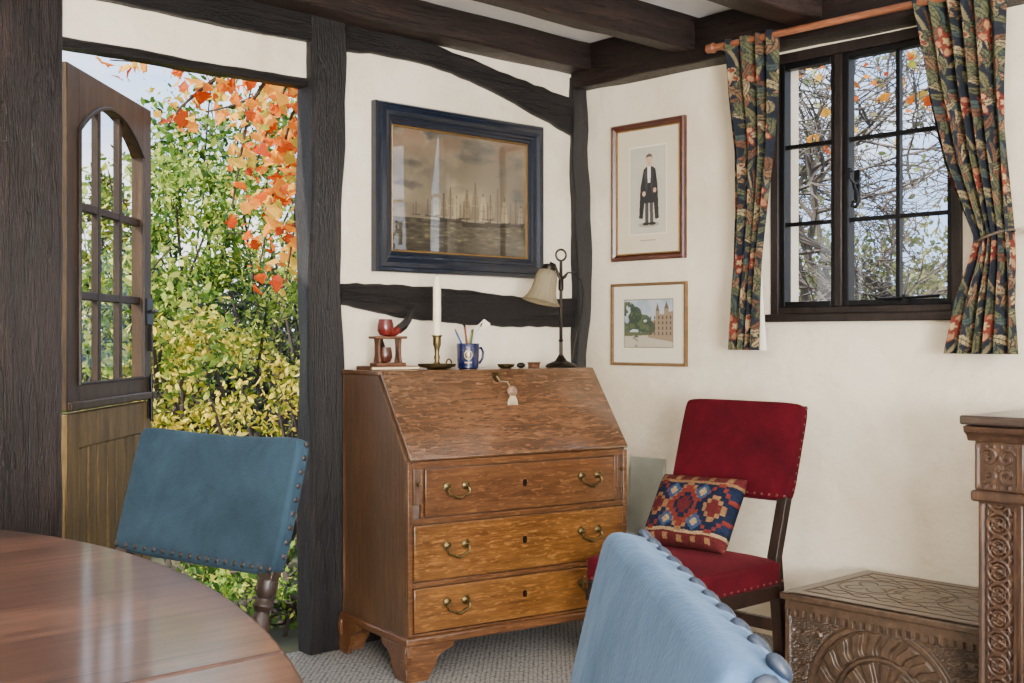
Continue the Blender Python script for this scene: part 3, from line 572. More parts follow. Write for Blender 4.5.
# sea painting
nx,ny=300,190; X,Y=np.meshgrid(np.linspace(0,1.5,nx),np.linspace(0,1,ny))
n1=vn(X,Y,3,1); n2=vn(X,Y*2.2,5,2)
img=np.zeros((ny,nx,3)); img[:]=(96,86,70); img=mixa(img,(130,116,92),(n1-.42)*4); img=mixa(img,(66,62,58),(.46-n2)*3.4); img=mixa(img,(106,76,58),(Y-.72)*2.*(n2>.45)); img=mixa(img,(146,131,100),np.exp(-((X-.75)/.4)**2-((Y-.45)/.16)**2)*.6)
sea=(Y<.27); w_=vn(X,Y*5,14,3); sc_=np.zeros_like(img); sc_[:]=(66,60,46); sc_=mixa(sc_,(40,36,28),(.5-w_)*4); sc_=mixa(sc_,(112,102,78),(w_-.62)*5); img[sea]=sc_[sea]; img=mixa(img,(36,31,24),(Y<.1)*(.1-Y)*7)
def ship(x,y,s,dark=1.):
    global img
    img=mixa(img,(26,21,16),pm(X,Y,[(x-.5*s,y+.06*s),(x-.42*s,y-.08*s),(x+.42*s,y-.08*s),(x+.55*s,y+.12*s),(x+.3*s,y+.04*s),(x-.3*s,y+.04*s)])*.9*dark)
    for mx,mh in ((-.28,.85),(0,1.05),(.27,.8)):
        img=mixa(img,(30,25,20),((abs(X-x-mx*s)<.006)&(Y>y)&(Y<y+mh*s))*.8*dark)
        for a,b_,wd in ((.1,.42,.15),(.45,.68,.11),(.7,.88,.07)):
            q=pm(X,Y,[(x+(mx-wd)*s,y+a*mh*s),(x+(mx+wd)*s,y+a*mh*s),(x+(mx+wd*.75)*s,y+b_*mh*s),(x+(mx-wd*.75)*s,y+b_*mh*s)]); img=mixa(img,(156,138,108) if (mx>0) else (92,78,58),q*.7*dark)
for a in ((.62,.28,.26,.9),(.9,.26,.34,1.),(1.16,.27,.3,1.),(1.38,.28,.22,.8),(.42,.3,.16,.6),(.77,.3,.14,.5),(1.04,.31,.14,.5),(.25,.3,.1,.4)): ship(*a)
pl=on_y(370,272,0); prr=on_y(539,279,0)
picture('painting','large sea painting of sailing ships in a wide blue black frame',((pl.x+prr.x)/2,0,1.402),0,.885,.65,[(0,0),(0,.03),(.006,.04),(.016,.04),(.02,.046),(.036,.05),(.05,.044),(.054,.036),(.064,.036),(.068,.029),(.078,.026),(.082,.018)],M_frameblue,img,M_pic,.014,.007)
# gowned figure print
nx,ny=180,270; X,Y=np.meshgrid(np.linspace(0,.36,nx),np.linspace(0,.55,ny))
img=np.zeros((ny,nx,3)); img[:]=(208,195,168)
inn=(X>.075)&(X<.285)&(Y>.085)&(Y<.47); img[inn]=(180,175,160); img=mixa(img,(198,189,166),inn*vn(X,Y,20,5)*.8)
bd=((X>.07)&(X<.29)&(Y>.08)&(Y<.475))&~inn; img[bd]=(226,218,198)
def poly(pts,c,a=1.):
    global img
    img=mixa(img,c,pm(X,Y,pts)*a)
def ell(x,y,rx,ry,c,a=1.):
    global img
    img=mixa(img,c,((((X-x)/rx)**2+((Y-y)/ry)**2)<1)*a)
ell(.185,.125,.06,.012,(150,142,126))
poly([(.165,.13),(.185,.13),(.183,.24),(.163,.24)],(60,58,58)); poly([(.192,.13),(.212,.13),(.21,.24),(.19,.24)],(68,66,66))
ell(.17,.128,.02,.007,(30,28,28)); ell(.206,.128,.02,.007,(30,28,28))
poly([(.155,.37),(.178,.385),(.198,.385),(.224,.37),(.236,.3),(.244,.15),(.222,.145),(.214,.22),(.16,.22),(.15,.15),(.128,.155),(.136,.29)],(34,32,34))
poly([(.176,.384),(.198,.384),(.194,.31),(.18,.31)],(216,212,202)); poly([(.16,.36),(.177,.38),(.18,.3),(.168,.24)],(56,54,56)); poly([(.213,.36),(.197,.38),(.194,.3),(.206,.24)],(52,50,52))
ell(.157,.262,.009,.011,(196,158,132)); ell(.22,.275,.009,.011,(196,158,132))
ell(.187,.408,.017,.024,(200,164,138)); poly([(.168,.415),(.17,.432),(.186,.44),(.203,.434),(.207,.414),(.2,.424),(.178,.424)],(84,70,58)); ell(.181,.41,.002,.0018,(50,40,36)); ell(.193,.41,.002,.0018,(50,40,36)); poly([(.182,.397),(.192,.397),(.19,.394),(.184,.394)],(150,90,80))
for i in range(9): img=mixa(img,(120,112,98),((abs(Y-.055)<.003)&(abs(X-.14-.01*i)<.0035))*.7)
zb=1.479; y1,y0=3.525-CV,3.122-CV
picture('framed_print','framed print of a man in a long dark gown beside the window',(0,(y0+y1)/2,zb),R(-90),.403,.587,[(0,0),(0,.018),(.005,.024),(.014,.024),(.02,.018),(.026,.012)],M_mahog,img,M_print,.01,.006)
# street print
nx,ny=220,190; X,Y=np.meshgrid(np.linspace(0,.38,nx),np.linspace(0,.32,ny))
img=np.zeros((ny,nx,3)); img[:]=(216,207,184)
a0,a1,b0,b1=.06,.32,.065,.262
inn=(X>a0)&(X<a1)&(Y>b0)&(Y<b1); bg=np.zeros_like(img); bg[:]=(170,178,182); nz=vn(X,Y,18,9); bg=mixa(bg,(132,148,162),(nz-.4)*3); keep=img.copy(); img=bg
poly([(.05,.06),(.33,.06),(.33,.10),(.2,.125),(.05,.115)],(172,164,144)); poly([(.19,.105),(.33,.085),(.33,.215),(.3,.21),(.3,.225),(.275,.225),(.275,.2),(.25,.2),(.25,.215),(.23,.215),(.23,.18),(.19,.17)],(136,116,92)); poly([(.23,.215),(.24,.25),(.25,.215)],(92,80,70)); poly([(.275,.225),(.2875,.255),(.3,.225)],(92,80,70))
for i in range(6):
    for j in range(4): poly([(.2+.021*i,.115+.022*j),(.208+.021*i,.115+.022*j),(.208+.021*i,.128+.022*j),(.2+.021*i,.128+.022*j)],(68,60,54),.8)
tr=vn(X,Y,40,11)
for x,y,r in ((.09,.165,.05),(.13,.15,.045),(.17,.16,.04),(.08,.21,.045),(.2,.145,.028),(.12,.2,.035)): img=mixa(img,(50,64,48),(((X-x)**2+(Y-y)**2<r*r)&(tr>.38))*.9); img=mixa(img,(84,94,60),(((X-x+.01)**2+(Y-y-.01)**2<(r*.8)**2)&(tr>.58))*.8)
poly([(.05,.11),(.2,.115),(.2,.125),(.05,.13)],(76,82,54)); img=mixa(img,(84,78,70),((nz<.36)&(Y<.12))*.5)
img=np.where(inn[...,None],img,keep); bd=((X>a0-.003)&(X<a1+.003)&(Y>b0-.003)&(Y<b1+.003))&~inn; img[bd]=(120,104,84)
picture('framed_print','small framed print of old buildings and trees above the red chair',(0,(y0+y1)/2,1.031),R(-90),.415,.352,[(0,0),(0,.014),(.002,.018),(.008,.018),(.011,.012),(.013,.009)],M_gilt,img,M_print,.008)
# ---------------------------------------------------------------- cushion
def kilim(U,V):
    U=U+.03*(vn(U,V,6,41,3)-.5); V=V+.04*(vn(U,V,6,42,3)-.5)
    c=np.zeros(U.shape+(3,)); c[:]=(24,31,50)
    N=(20,26,42);CR=(132,110,80);RU=(92,36,30);BL=(42,60,86);TA=(112,82,54);DR=(72,26,27)
    def dia(cu,cv,su,sv): return np.floor(abs(U-cu)/su*6)/6+np.floor(abs(V-cv)/sv*6)/6
    c[V<.17]=DR; c[V>.86]=DR
    for v0,cc in ((.17,CR),(.215,N),(.80,N),(.85,TA)): c[abs(V-v0)<.022]=cc
    q=abs(V-.08)<.04; c[q&((U*6%1)<.35)]=TA
    for k,(cu,a,b_,d_,e_) in enumerate(((.15,RU,N,TA,TA),(.5,TA,RU,N,BL),(.85,RU,N,TA,N))):
        d=dia(cu,.51,.24,.34); c[d<.92]=a; c[d<.74]=b_; c[d<.46]=d_; c[d<.22]=DR
    for k,cu in enumerate((.325,.675)):
        for cv in (.31,.71): d=dia(cu,cv,.09,.11); c[d<.9]=BL; c[d<.4]=CR
    q=V>.88; tri=abs((U*5%1)-.5)*2; c[q&(tri<.3)]=TA
    return c*(.74+.5*vn(U,V,80,21,2)[...,None])
nx=ny=140; U,V=np.meshgrid(np.linspace(0,1,nx),np.linspace(0,1,ny)); a=U*2-1; b_=V*2-1
cw,chh=.36,.265; th=.058*np.sqrt(np.clip(1-a**6,0,1))*np.sqrt(np.clip(1-b_**6,0,1))*(1-.25*(a*a+b_*b_)/2)
pin=1-.05*(1-(b_**2))*(abs(a)**2); pin2=1-.05*(1-(a**2))*(abs(b_)**2)
Pf=np.stack([a*cw/2*pin,-th,b_*chh/2*pin2],-1); Pb=np.stack([a*cw/2*pin,th,b_*chh/2*pin2],-1)[:,::-1]
cu=grids('cushion',[Pf,Pb],[kilim(U,V),kilim(U,V)],M_kilim)
cu.location=Vector((3.212-CU,2.548-CV,.560)); cu.rotation_euler=(Matrix.Rotation(R(-93),4,'Z')@Matrix.Rotation(R(-30),4,'X')@Matrix.Rotation(R(-2),4,'Y')).to_euler()
tag(cu,'small woven kilim cushion leaning on the red chair','cushion')
# ---------------------------------------------------------------- board in the corner
mb=MB(); mb.prism([(-.10,0),(-.085,0),(-.012,.645),(-.027,.645)],'y',3.22-CV,3.40-CV); tag(mb.build('board',M_board,bevel=.003,origin=(-.09,3.3-CV,0)),'narrow pale grey board leaning on the wall between bureau and red chair','board')
# ---------------------------------------------------------------- chest
c0=Vector((3.27-CU,1.885-CV,0)); CW=.67; CD=.50; CHh=.335
ch=thing('chest','low carved oak chest with lunette front beside the red chair','chest',c0,R(-90))   # local x -> room -Y, local y -> room +X
mb=MB(); mb.box(-CW/2,CW/2,.012,CD,0,CHh-.02); mb.build('body',M_carved,ch,bevel=.003)
def relief(name,w,h,nx,ny,fn,mp,mt,parent):
    X,Y=np.meshgrid(np.linspace(0,w,nx),np.linspace(0,h,ny)); Z=fn(X,Y); return grids(name,[mp(X,Y,Z)],None,mt,parent)
sm=lambda v,e: np.clip(v/e,0,1)
def fch(X,Y):
    x=X-CW/2; y=Y-.03; r=np.hypot(x,y); th=np.arctan2(y,x); Z=np.zeros_like(X)
    ring=lambda r0,wd: sm(wd-abs(r-r0),.003)
    Z=np.maximum(Z,ring(.245,.011)); Z=np.maximum(Z,ring(.15,.008)); Z=np.maximum(Z,ring(.05,.01)); Z=np.maximum(Z,sm(.028-r,.006))
    pet=np.cos(th*13)*.5+.5; Z=np.maximum(Z,sm(pet-.35,.2)*((r>.062)&(r<.138)))
    lf=np.cos(th*22+np.sin((r-.2)*60)*1.2)*.5+.5; Z=np.maximum(Z,sm(lf-.35,.2)*((r>.162)&(r<.226)))
    sp=np.sin(90*x*np.sign(x)+18*np.sin(65*Y))*np.cos(80*Y+8*np.sin(50*abs(x))); Z=np.maximum(Z,sm(sp-.05,.2)*(r>.265)*.8)
    bx=np.minimum(np.minimum(X,CW-X),np.minimum(Y,.3-Y)); Z=np.where(bx<.018,1.,Z)
    zz=np.abs(((X*34)%1)-.5)*2; top=(Y>.262)&(Y<.284); Z=np.where(top,sm(zz-.3,.2),Z)
    return Z*.014
relief('carved_panel',CW,CHh-.022,480,230,fch,lambda X,Y,Z: np.stack([X-CW/2,.012-.001-Z,Y],-1),M_carved,ch)
mb=MB(); mb.box(-CW/2-.015,CW/2+.015,-.015,CD+.005,CHh-.022,CHh); lid=mb.build('lid',M_carved,ch,bevel=.005,seg=3)
def flid(X,Y):
    x=X-CW/2; y=Y-CD/2; bx=np.minimum(np.minimum(X,CW-X),np.minimum(Y,CD-Y)); Z=np.ones_like(X)
    Z-=sm(.006-abs(bx-.045),.003)
    for cx in (-.17,0,.17):
        r=np.hypot(x-cx,y); th=np.arctan2(y,x-cx); Z=np.minimum(Z,1-sm(.004-abs(r-.03-.055*abs(np.cos(2*th+cx*9))),.002)*(r<.11)); Z=np.minimum(Z,1-sm(.004-abs(r-.105),.002))
    Z=np.minimum(Z,1-sm(.0045-abs(abs(y)-.14-.022*np.sin(x*38)),.002)*(bx>.05)); Z=np.minimum(Z,1-sm(.004-abs(abs(y)-.14+.022*np.sin(x*38)),.002)*(bx>.05)); return Z*.004
relief('carved_top',CW,CD,320,240,flid,lambda X,Y,Z: np.stack([X-CW/2,Y-.005,CHh+.0006+Z],-1),M_carved,lid)
# ---------------------------------------------------------------- carved cabinet at the right edge
KW=1.1; KH=.945; kx=3.10-CU; k0=Vector((kx,1.50-KW/2-CV,0))
kb=thing('cabinet','tall carved oak cupboard with guilloche pilaster at the right edge','cabinet',k0,R(-90))
mb=MB(); mb.box(-KW/2+.02,KW/2-.02,.04,.76,0,KH-.03); mb.build('body',M_carvedz,kb,bevel=.003)
mb=MB(); mb.box(-KW/2-.03,KW/2+.03,-.045,.78,KH-.025,KH); mb.build('top',M_cabtop,kb,bevel=.006,seg=3)
mb=MB(); mb.prism([(.0,KH-.025),(-.04,KH-.03),(-.035,KH-.045),(-.02,KH-.055),(-.012,KH-.07),(.03,KH-.07)],'x',-KW/2-.022,KW/2+.022); mb.build('cornice',M_carvedz,kb,bevel=.002)
mb=MB(); mb.box(-KW/2-.012,KW/2+.012,-.02,.1,.715,.745); mb.build('ledge',M_carvedz,kb,bevel=.008,seg=3)
for s in (-1,1):
    x0=s*(KW/2-.06)-.06
    mb=MB(); mb.box(x0,x0+.12,.004,.06,0,.715); mb.box(x0-.006,x0+.126,-.004,.06,.745,KH-.07); pl_=mb.build('pilaster',M_carvedz,kb,bevel=.003)
    def fg(X,Y):
        pit=.062; yy=((Y/pit)%1-.5)*pit; x=X-.05; r=np.hypot(x,yy); Z=sm(.006-abs(r-.029),.0025); Z=np.maximum(Z,sm(.010-r,.004)); Z=np.maximum(Z,.8*sm(.0045-abs(r-.0175),.002)); 
        yy2=(((Y/pit)+.5)%1-.5)*pit; r2=np.hypot(x,yy2); Z=np.maximum(Z,.85*sm(.0055-abs(r2-.029),.0025)*(abs(x)>.006)); Z=np.maximum(Z,.8*sm(.006-np.hypot(abs(x)-.032,yy2),.003)); Z=np.where((X<.008)|(X>.092),1.,Z); return Z*.013
    relief('carved_panel',.10,.70,80,560,fg,lambda X,Y,Z: np.stack([X+x0+.01,.004-.0008-Z,Y+.008],-1),M_carvedz,pl_)
    def fs(X,Y):
        x=abs(X-.06); Z=np.zeros_like(X)
        for cx,cy,rr,sg in ((.026,.082,.024,1),(.026,.034,.022,-1),(.0,.058,.014,1)):
            r=np.hypot(x-cx,Y-cy); th=np.arctan2(Y-cy,x-cx); Z=np.maximum(Z,sm(np.sin(th*sg+r*260)-.05,.3)*(r<rr)); Z=np.maximum(Z,sm(.006-r,.003))
        Z=np.maximum(Z,.8*sm(np.sin(X*300)-.3,.3)*((Y<.009)|(Y>.107))); Z=np.where((X<.007)|(X>.113),1.,Z); return Z*.010
    relief('carved_panel',.12,.115,140,130,fs,lambda X,Y,Z: np.stack([X+x0,-.004-.0008-Z,Y+.752],-1),M_carvedz,pl_)
for i in (-1,1):
    mb=MB(); mb.box(i*.215-.2,i*.215+.2,.028,.045,.06,.69); mb.box(i*.215-.15,i*.215+.15,.018,.03,.12,.63); mb.build('door',M_carvedz,kb,bevel=.006)
# ---------------------------------------------------------------- curtains
TW,TH=.37,.47
def floral(U,V):
    c=np.zeros(U.shape+(3,)); c[:]=(30,33,40); r_=random.Random(9)
    u=(U+.11*np.floor(V/TH))%TW; v=V%TH
    def wrap(cx,cy): return (u-cx+TW/2)%TW-TW/2,(v-cy+TH/2)%TH-TH/2
    for ph,am in ((.09,.045),(.27,.045)):
        dx=(u-ph-am*np.sin(2*PI*v/TH*1.)+TW/2)%TW-TW/2; c[abs(dx)<.006]=(112,100,72)
    for i in range(120):
        cx,cy=r_.uniform(0,TW),r_.uniform(0,TH); x,y=wrap(cx,cy); a=r_.uniform(0,PI); l,wd=r_.uniform(.026,.056),r_.uniform(.009,.017)
        p=x*math.cos(a)+y*math.sin(a); q=-x*math.sin(a)+y*math.cos(a); q=q-.28*p*p/l
        e=(p/l)**2+(q/wd)**2; m_=e<1; c[m_]=r_.choice([(72,76,54),(84,84,58),(58,70,68),(112,98,70),(138,120,88),(98,62,44),(90,84,56),(118,84,58)]); c[m_&(e>.76)]=(34,38,38); c[m_&((abs(q)<.0018)|((abs((p*70+abs(q)*60)%1)<.14)&(e<.7)))]=(46,50,42)
    for cx,cy,Rr,col,col2,k in ((.09,.09,.058,(104,46,34),(146,104,74),5),(.27,.33,.064,(98,42,32),(148,110,80),6),(.28,.1,.042,(150,124,90),(104,54,40),5),(.09,.33,.046,(92,36,30),(144,102,74),5),(.18,.21,.036,(150,128,96),(98,58,42),6)):
        x,y=wrap(cx,cy); r=np.hypot(x,y); t=np.arctan2(y,x)+r*9; e=Rr*(.78+.22*np.cos(k*t)); c[r<e]=(44,34,34); c[r<e*.94]=col; c[(r<e*.84)&(np.cos(k*t)>.1)]=col2; c[r<e*.45]=col; c[r<e*.25]=(156,134,94)
    return c*(.85+.3*vn(U,V,90,31,2)[...,None])
def curtain(name,label,bounds,Xb,folds,amp,wcloth,nx,ny,tieback,lining=False):
    zs=[];yl=[];yr=[]
    for py,a,b_ in bounds:
        A=on_x(a,py,Xb); B=on_x(b_,py,Xb); zs.append(CH-(py-HZ)/F*((((A-B)*.5+B).x+CU)*sa+((A.y+B.y)/2+CV)*ca)); yl.append(A.y); yr.append(B.y)
    zs=np.array(zs); o=np.argsort(zs); zz=np.linspace(zs.min(),zs.max(),ny); YL=np.interp(zz,zs[o],np.array(yl)[o]); YR=np.interp(zz,zs[o],np.array(yr)[o])
    k=np.ones(15)/15; sm_=lambda v: np.convolve(np.pad(v,7,'edge'),k,'valid'); YL,YR=sm_(YL),sm_(YR)
    S,Zg=np.meshgrid(np.linspace(0,1,nx),zz); wd=(YL-YR)[:,None]
    ph=S*2*PI*folds+.6*np.sin(Zg*3)+.5*np.sin(S*9); A_=amp*np.clip(1.25-wd*1.2,.5,1.2)
    X=Xb+A_*np.sin(ph)+.25*A_*np.sin(2.3*ph+1); Y=YL[:,None]-wd*(S+.018*np.sin(ph*1+.8))
    t=thing(name,label,'curtain',(0,float((yl[0]+yr[0])/2),float(zs.min())),0,'floral curtains at the window')
    org=np.array([0,float((yl[0]+yr[0])/2),float(zs.min())])
    P=np.stack([X,Y,Zg],-1)-org
    V=(zz-zz.min())[:,None]+0*S; U=S*wcloth
    grids('cloth',[P],[floral(U,V)],M_cloth,t)
    if lining:
        m_=ny//4; e=P[:m_,-1,:]; wv=np.linspace(1,0,m_)[:,None]
        Q=np.stack([e+np.array([.004,.004,0]),e+np.array([-.004,-.008,0])*wv,e+np.array([.010,-.026,0])*wv],1); grids('lining',[Q],None,M_lining,t)
    if tieback:
        py,a,b_=tieback; A=on_x(a,py,Xb); B=on_x(b_,py,Xb); mb=MB(); zc=A.z
        ring=[Vector((Xb+(.052)*math.cos(q)*1.,(A.y+B.y)/2+((A.y-B.y)/2+.004)*math.sin(q),zc+.02*math.sin(q)*-1))-Vector(org) for q in np.linspace(0,2*PI,28,endpoint=False)]
        mb.tube(ring,.0045,8,True); mb.build('tieback',plain('tieback_cord',L(74,60,46),.8),t)
        mb=MB(); y=B.y-org[1]-.02; z=zc-org[2]+.02; mb.lathe([(.018,0),(.018,.006),(.006,.01),(.006,.06)],(0,y,z),12,Matrix.Rotation(R(-90),4,'Y')); mb.ball((-.065,y,z),.014); mb.build('hook',M_brass,t)
    return t
curtain('curtain','narrow floral curtain hanging left of the window',[(36,722,777),(90,727,777),(150,736,774),(210,738,768),(265,736,762),(300,732,760),(350,729,758)],-.155,4,.026,.40,220,360,None,True)
curtain('curtain','wide floral curtain tied back right of the window',[(-28,906,1002),(30,918,1003),(90,929,1004),(160,947,1008),(215,969,1011),(238,978,1012),(262,971,1014),(300,956,1016),(354,943,1017)],-.14,6,.038,.72,280,400,(238,978,1012))
rd=thing('curtain_rod','orange brown wooden curtain rod above the window','curtain rod',(-.155,-1.2,2.272),0)
mb=MB(); mb.tube([(0,.36,0),(0,-.9,0)],.013,14); mb.build('pole',M_rod,rd)
mb=MB(); mb.lathe([(.013,-.002),(.02,.004),(.02,.012),(.014,.016),(.018,.026),(.016,.036),(.006,.042)],(0,.36,0),16,Matrix.Rotation(R(-90),4,'X')); mb.build('finial',M_rod,rd)
for y in (.33,-.7):
    mb=MB(); mb.box(.0,.06,y-.01,y+.01,-.012,.012); mb.build('bracket',M_rod,rd,bevel=.002)
# ---------------------------------------------------------------- oval table
tc=(-1.032,1.226); e1=(-.342,.940); e2=(.940,.342); TA,TB=1.42,.805; TZ=.75
C0=room(*tc)
out=[]
for i in range(120):
    a=2*PI*i/120; q=room(tc[0]+TA*math.cos(a)*e1[0]+TB*math.sin(a)*e2[0],tc[1]+TA*math.cos(a)*e1[1]+TB*math.sin(a)*e2[1])-C0; out.append((q.x,q.y))
def clip(pts,c,sgn):
    res=[]
    for (a,b_),(c_,d_) in zip(pts,pts[1:]+pts[:1]):
        ia=(b_-c)*sgn>=0; ib=(d_-c)*sgn>=0
        if ia: res.append((a,b_))
        if ia!=ib: t=(c-b_)/(d_-b_); res.append((a+(c_-a)*t,c))
    return res
tb=thing('dining_table','large oval dark oak gateleg dining table in the foreground','table',C0,0)
jc=1.325-CV-C0.y
for nm,c,sg in (('tabletop',jc+.0025,1),('table_leaf',jc-.0025,-1)):
    mb=MB(); mb.prism(clip(out,c,sg),'z',TZ-.026,TZ); mb.build(nm,M_table,tb,bevel=.006,seg=3)
A=[]
for s1,s2 in ((-1,-1),(-1,1),(1,1),(1,-1)):
    q=room(tc[0]+.5*s1*e1[0]+.2*s2*e2[0],tc[1]+.5*s1*e1[1]+.2*s2*e2[1])-C0; A.append(q)
    mb=MB(); mb.lathe([(.03,0),(.036,.03),(.02,.06),(.034,.07),(.034,.14),(.018,.16),(.03,.3),(.034,.4),(.018,.52),(.03,.55),(.034,.56),(.034,TZ-.026)],(q.x,q.y,0),16); mb.build('leg',M_chairwood,tb)
for a,b_ in zip(A,A[1:]+A[:1]):
    for z in (.1,TZ-.06):
        mb=MB(); mb.tube([a+Vector((0,0,z)),b_+Vector((0,0,z))],.02,8); mb.build('stretcher',M_chairwood,tb)
# ---------------------------------------------------------------- garden
def randrot(n):
    q=rng.normal(size=(n,4)); q/=np.linalg.norm(q,axis=1)[:,None]; w,x,y,z=q.T
    return np.stack([np.stack([1-2*(y*y+z*z),2*(x*y-z*w),2*(x*z+y*w)],-1),np.stack([2*(x*y+z*w),1-2*(x*x+z*z),2*(y*z-x*w)],-1),np.stack([2*(x*z-y*w),2*(y*z+x*w),1-2*(x*x+y*y)],-1)],1)
OVAL=np.array([(0,-.5,0),(.22,-.15,.05),(.2,.2,.05),(0,.55,0),(-.2,.2,.05),(-.22,-.15,.05)])
MAPLE=np.array([(0,-.5,0),(.16,-.34,.04),(.40,-.30,.1),(.36,-.08,.05),(.5,.14,.14),(.3,.2,.04),(.2,.36,.0),(0,.62,-.12),(-.2,.36,.0),(-.3,.2,.04),(-.5,.14,.14),(-.36,-.08,.05),(-.40,-.30,.1),(-.16,-.34,.04)])
def leafmesh(name,pos,size,m,parent,T=OVAL):
    pos=np.asarray(pos); n=len(pos); Rm=randrot(n); s=size*(.35+1.15*rng.random(n)**1.3); V=np.einsum('nij,kj->nki',Rm,T)*s[:,None,None]+pos[:,None,:]
    k=len(T); me=bpy.data.meshes.new(name); me.from_pydata(V.reshape(-1,3).tolist(),[],(np.arange(n)[:,None]*k+np.arange(k)[None]).tolist()); me.update(); me.materials.append(m)
    o=bpy.data.objects.new(name,me); COL.objects.link(o)
    if parent: o.parent=parent
    return o
G_yel=leafm('leaf_yellow_green',[(0,L(70,86,26)),(.35,L(132,138,40)),(.6,L(194,176,54)),(.85,L(234,204,76)),(1,L(242,224,122))],.45)
G_grn=leafm('leaf_green',[(0,L(22,48,14)),(.45,L(66,102,32)),(.8,L(128,154,54)),(1,L(206,200,86))],.42)
G_drk=leafm('leaf_shaded',[(0,L(10,20,8)),(.6,L(26,42,18)),(1,L(60,76,32))],.25)  # darkened greens: shade of the hedge and shrub gaps put into leaf colour
G_pal=leafm('leaf_pale',[(0,L(54,86,26)),(.5,L(116,144,52)),(1,L(208,206,102))],.45)
G_gry=leafm('leaf_grey_green',[(0,L(66,80,50)),(.5,L(108,120,76)),(1,L(164,166,112))],.4)
G_red=leafm('leaf_autumn',[(0,L(160,50,14)),(.25,L(200,88,20)),(.5,L(224,138,36)),(.8,L(238,186,70)),(1,L(150,152,52))],.6)
G_lit=leafm('leaf_litter',[(0,L(100,60,30)),(.5,L(146,98,46)),(1,L(180,148,74))],.2)
def shrub(name,label,cat,px,py,d,rx,rz,ncl,nlf,size,m,group,spread=.3,T=OVAL,bm_=None,nst=11):
    c=at(px,py,d); base=Vector((c.x,c.y,-.06)); t=thing(name,label,cat,base,0,group)
    cz=c.z+.06; cl=[]
    while len(cl)<ncl:
        v=rng.uniform(-1,1,3); 
        if v@v<1: cl.append((v[0]*rx,v[1]*rx,max(.08,cz+v[2]*rz)))
    cl=np.array(cl); idx=rng.integers(0,ncl,nlf); pos=cl[idx]+rng.normal(size=(nlf,3))*spread*np.array([rx,rx,min(rx,rz)])*.6
    pos=pos[pos[:,2]>.02]
    leafmesh('leaves',pos,size,m,t,T)
    mb=MB()
    for p in cl[:nst]:
        p=Vector(p); k1=Vector((p.x*.35,p.y*.35,p.z*.3))+Vector(rng.normal(size=3)*.16*rx); k2=Vector((p.x*.8,p.y*.8,p.z*.62))+Vector(rng.normal(size=3)*.2*rx); e=p+Vector((p.x*.4,p.y*.4,.1*rx))+Vector(rng.normal(size=3)*.12*rx); mb.tube([(p.x*.04,p.y*.04,0),k1,k2,p,e],[.020+.012*rx,.018,.013,.008,.003],6)
    mb.build('stems',bm_ or M_bark,t); return t
gS='garden shrubs beyond the door'
shrub('shrub','yellow leaved shrub in the middle of the doorway view','shrub',222,378,6.6,.56,.40,24,2200,.042,G_yel,gS,.19)
shrub('shrub','bushy green shrub just right of the open door edge','shrub',168,250,7.6,.56,.62,36,6000,.045,G_grn,gS,.17)
shrub('shrub','pale green shrub behind the yellow one near the oak post','shrub',272,262,8.4,.75,.85,32,5200,.045,G_pal,gS,.17)
shrub('shrub','low dark green plant under the yellow shrub','shrub',200,520,5.9,.5,.36,34,3200,.042,G_grn,gS,.2)
shrub('shrub','low golden plant by the foot of the oak post','shrub',275,450,6.2,.40,.40,20,1300,.038,G_yel,gS,.19)
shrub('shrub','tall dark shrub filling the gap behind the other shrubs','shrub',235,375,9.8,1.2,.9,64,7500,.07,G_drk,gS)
shrub('shrub','pale leafy shrub seen through the door panes','shrub',88,300,6.6,.75,1.0,42,5200,.05,G_pal,gS,.2)
shrub('tree','broad green tree rising behind the shrubs','tree',278,165,12,1.25,1.1,40,6000,.078,G_grn,'garden trees beyond the door',.19)
shrub('tree','distant dark tree left behind the glazed door','tree',60,290,12.5,1.6,1.2,54,5000,.09,G_grn,'garden trees beyond the door',.28)
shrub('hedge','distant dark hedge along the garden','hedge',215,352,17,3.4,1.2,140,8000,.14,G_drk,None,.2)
# autumn maple branch
t=thing('branch','orange autumn maple branch hanging across the top of the doorway','branch',at(300,30,5.0),0); o0=np.array(t.location)
strands=[[(318,50),(275,66),(222,74),(170,64),(110,60)],[(318,60),(290,120),(274,190),(260,265)],[(318,90),(298,160),(294,230),(286,280)],[(275,66),(250,105),(240,160),(232,208)],[(222,74),(198,92),(180,108),(168,126)],[(318,70),(266,92),(232,106),(206,112)],[(310,50),(284,90),(268,130),(254,170)]]
mb=MB(); pos=[]
for k,s in enumerate(strands):
    P=[np.array(at(px,py,4.75+.18*((k*3)%4)))-o0 for px,py in s]; mb.tube([Vector(p) for p in P],[.010,.007,.005,.004,.003][:len(P)],6)
    for _ in range([58,100,90,60,26,60,80][k]):
        i=rng.integers(0,len(P)-1); f=rng.random(); pos.append(P[i]*(1-f)+P[i+1]*f+rng.normal(size=3)*np.array([.05,.07,.05]))
mb.build('stems',M_bark,t); leafmesh('leaves',pos,.06,G_red,t,MAPLE)
n=350; x=rng.uniform(-2.9,1.,n); y=rng.uniform(.3,5,n)
lt=leafmesh('fallen_leaves',np.stack([x,y,np.full(n,-.035)],-1),.06,G_lit,None); tag(lt,'brown fallen leaves scattered on the garden ground','fallen leaves',kind='stuff')
shrub('shrub','low leafy plant at the foot of the oak post','shrub',255,604,5.1,.34,.12,30,1100,.036,G_grn,gS)
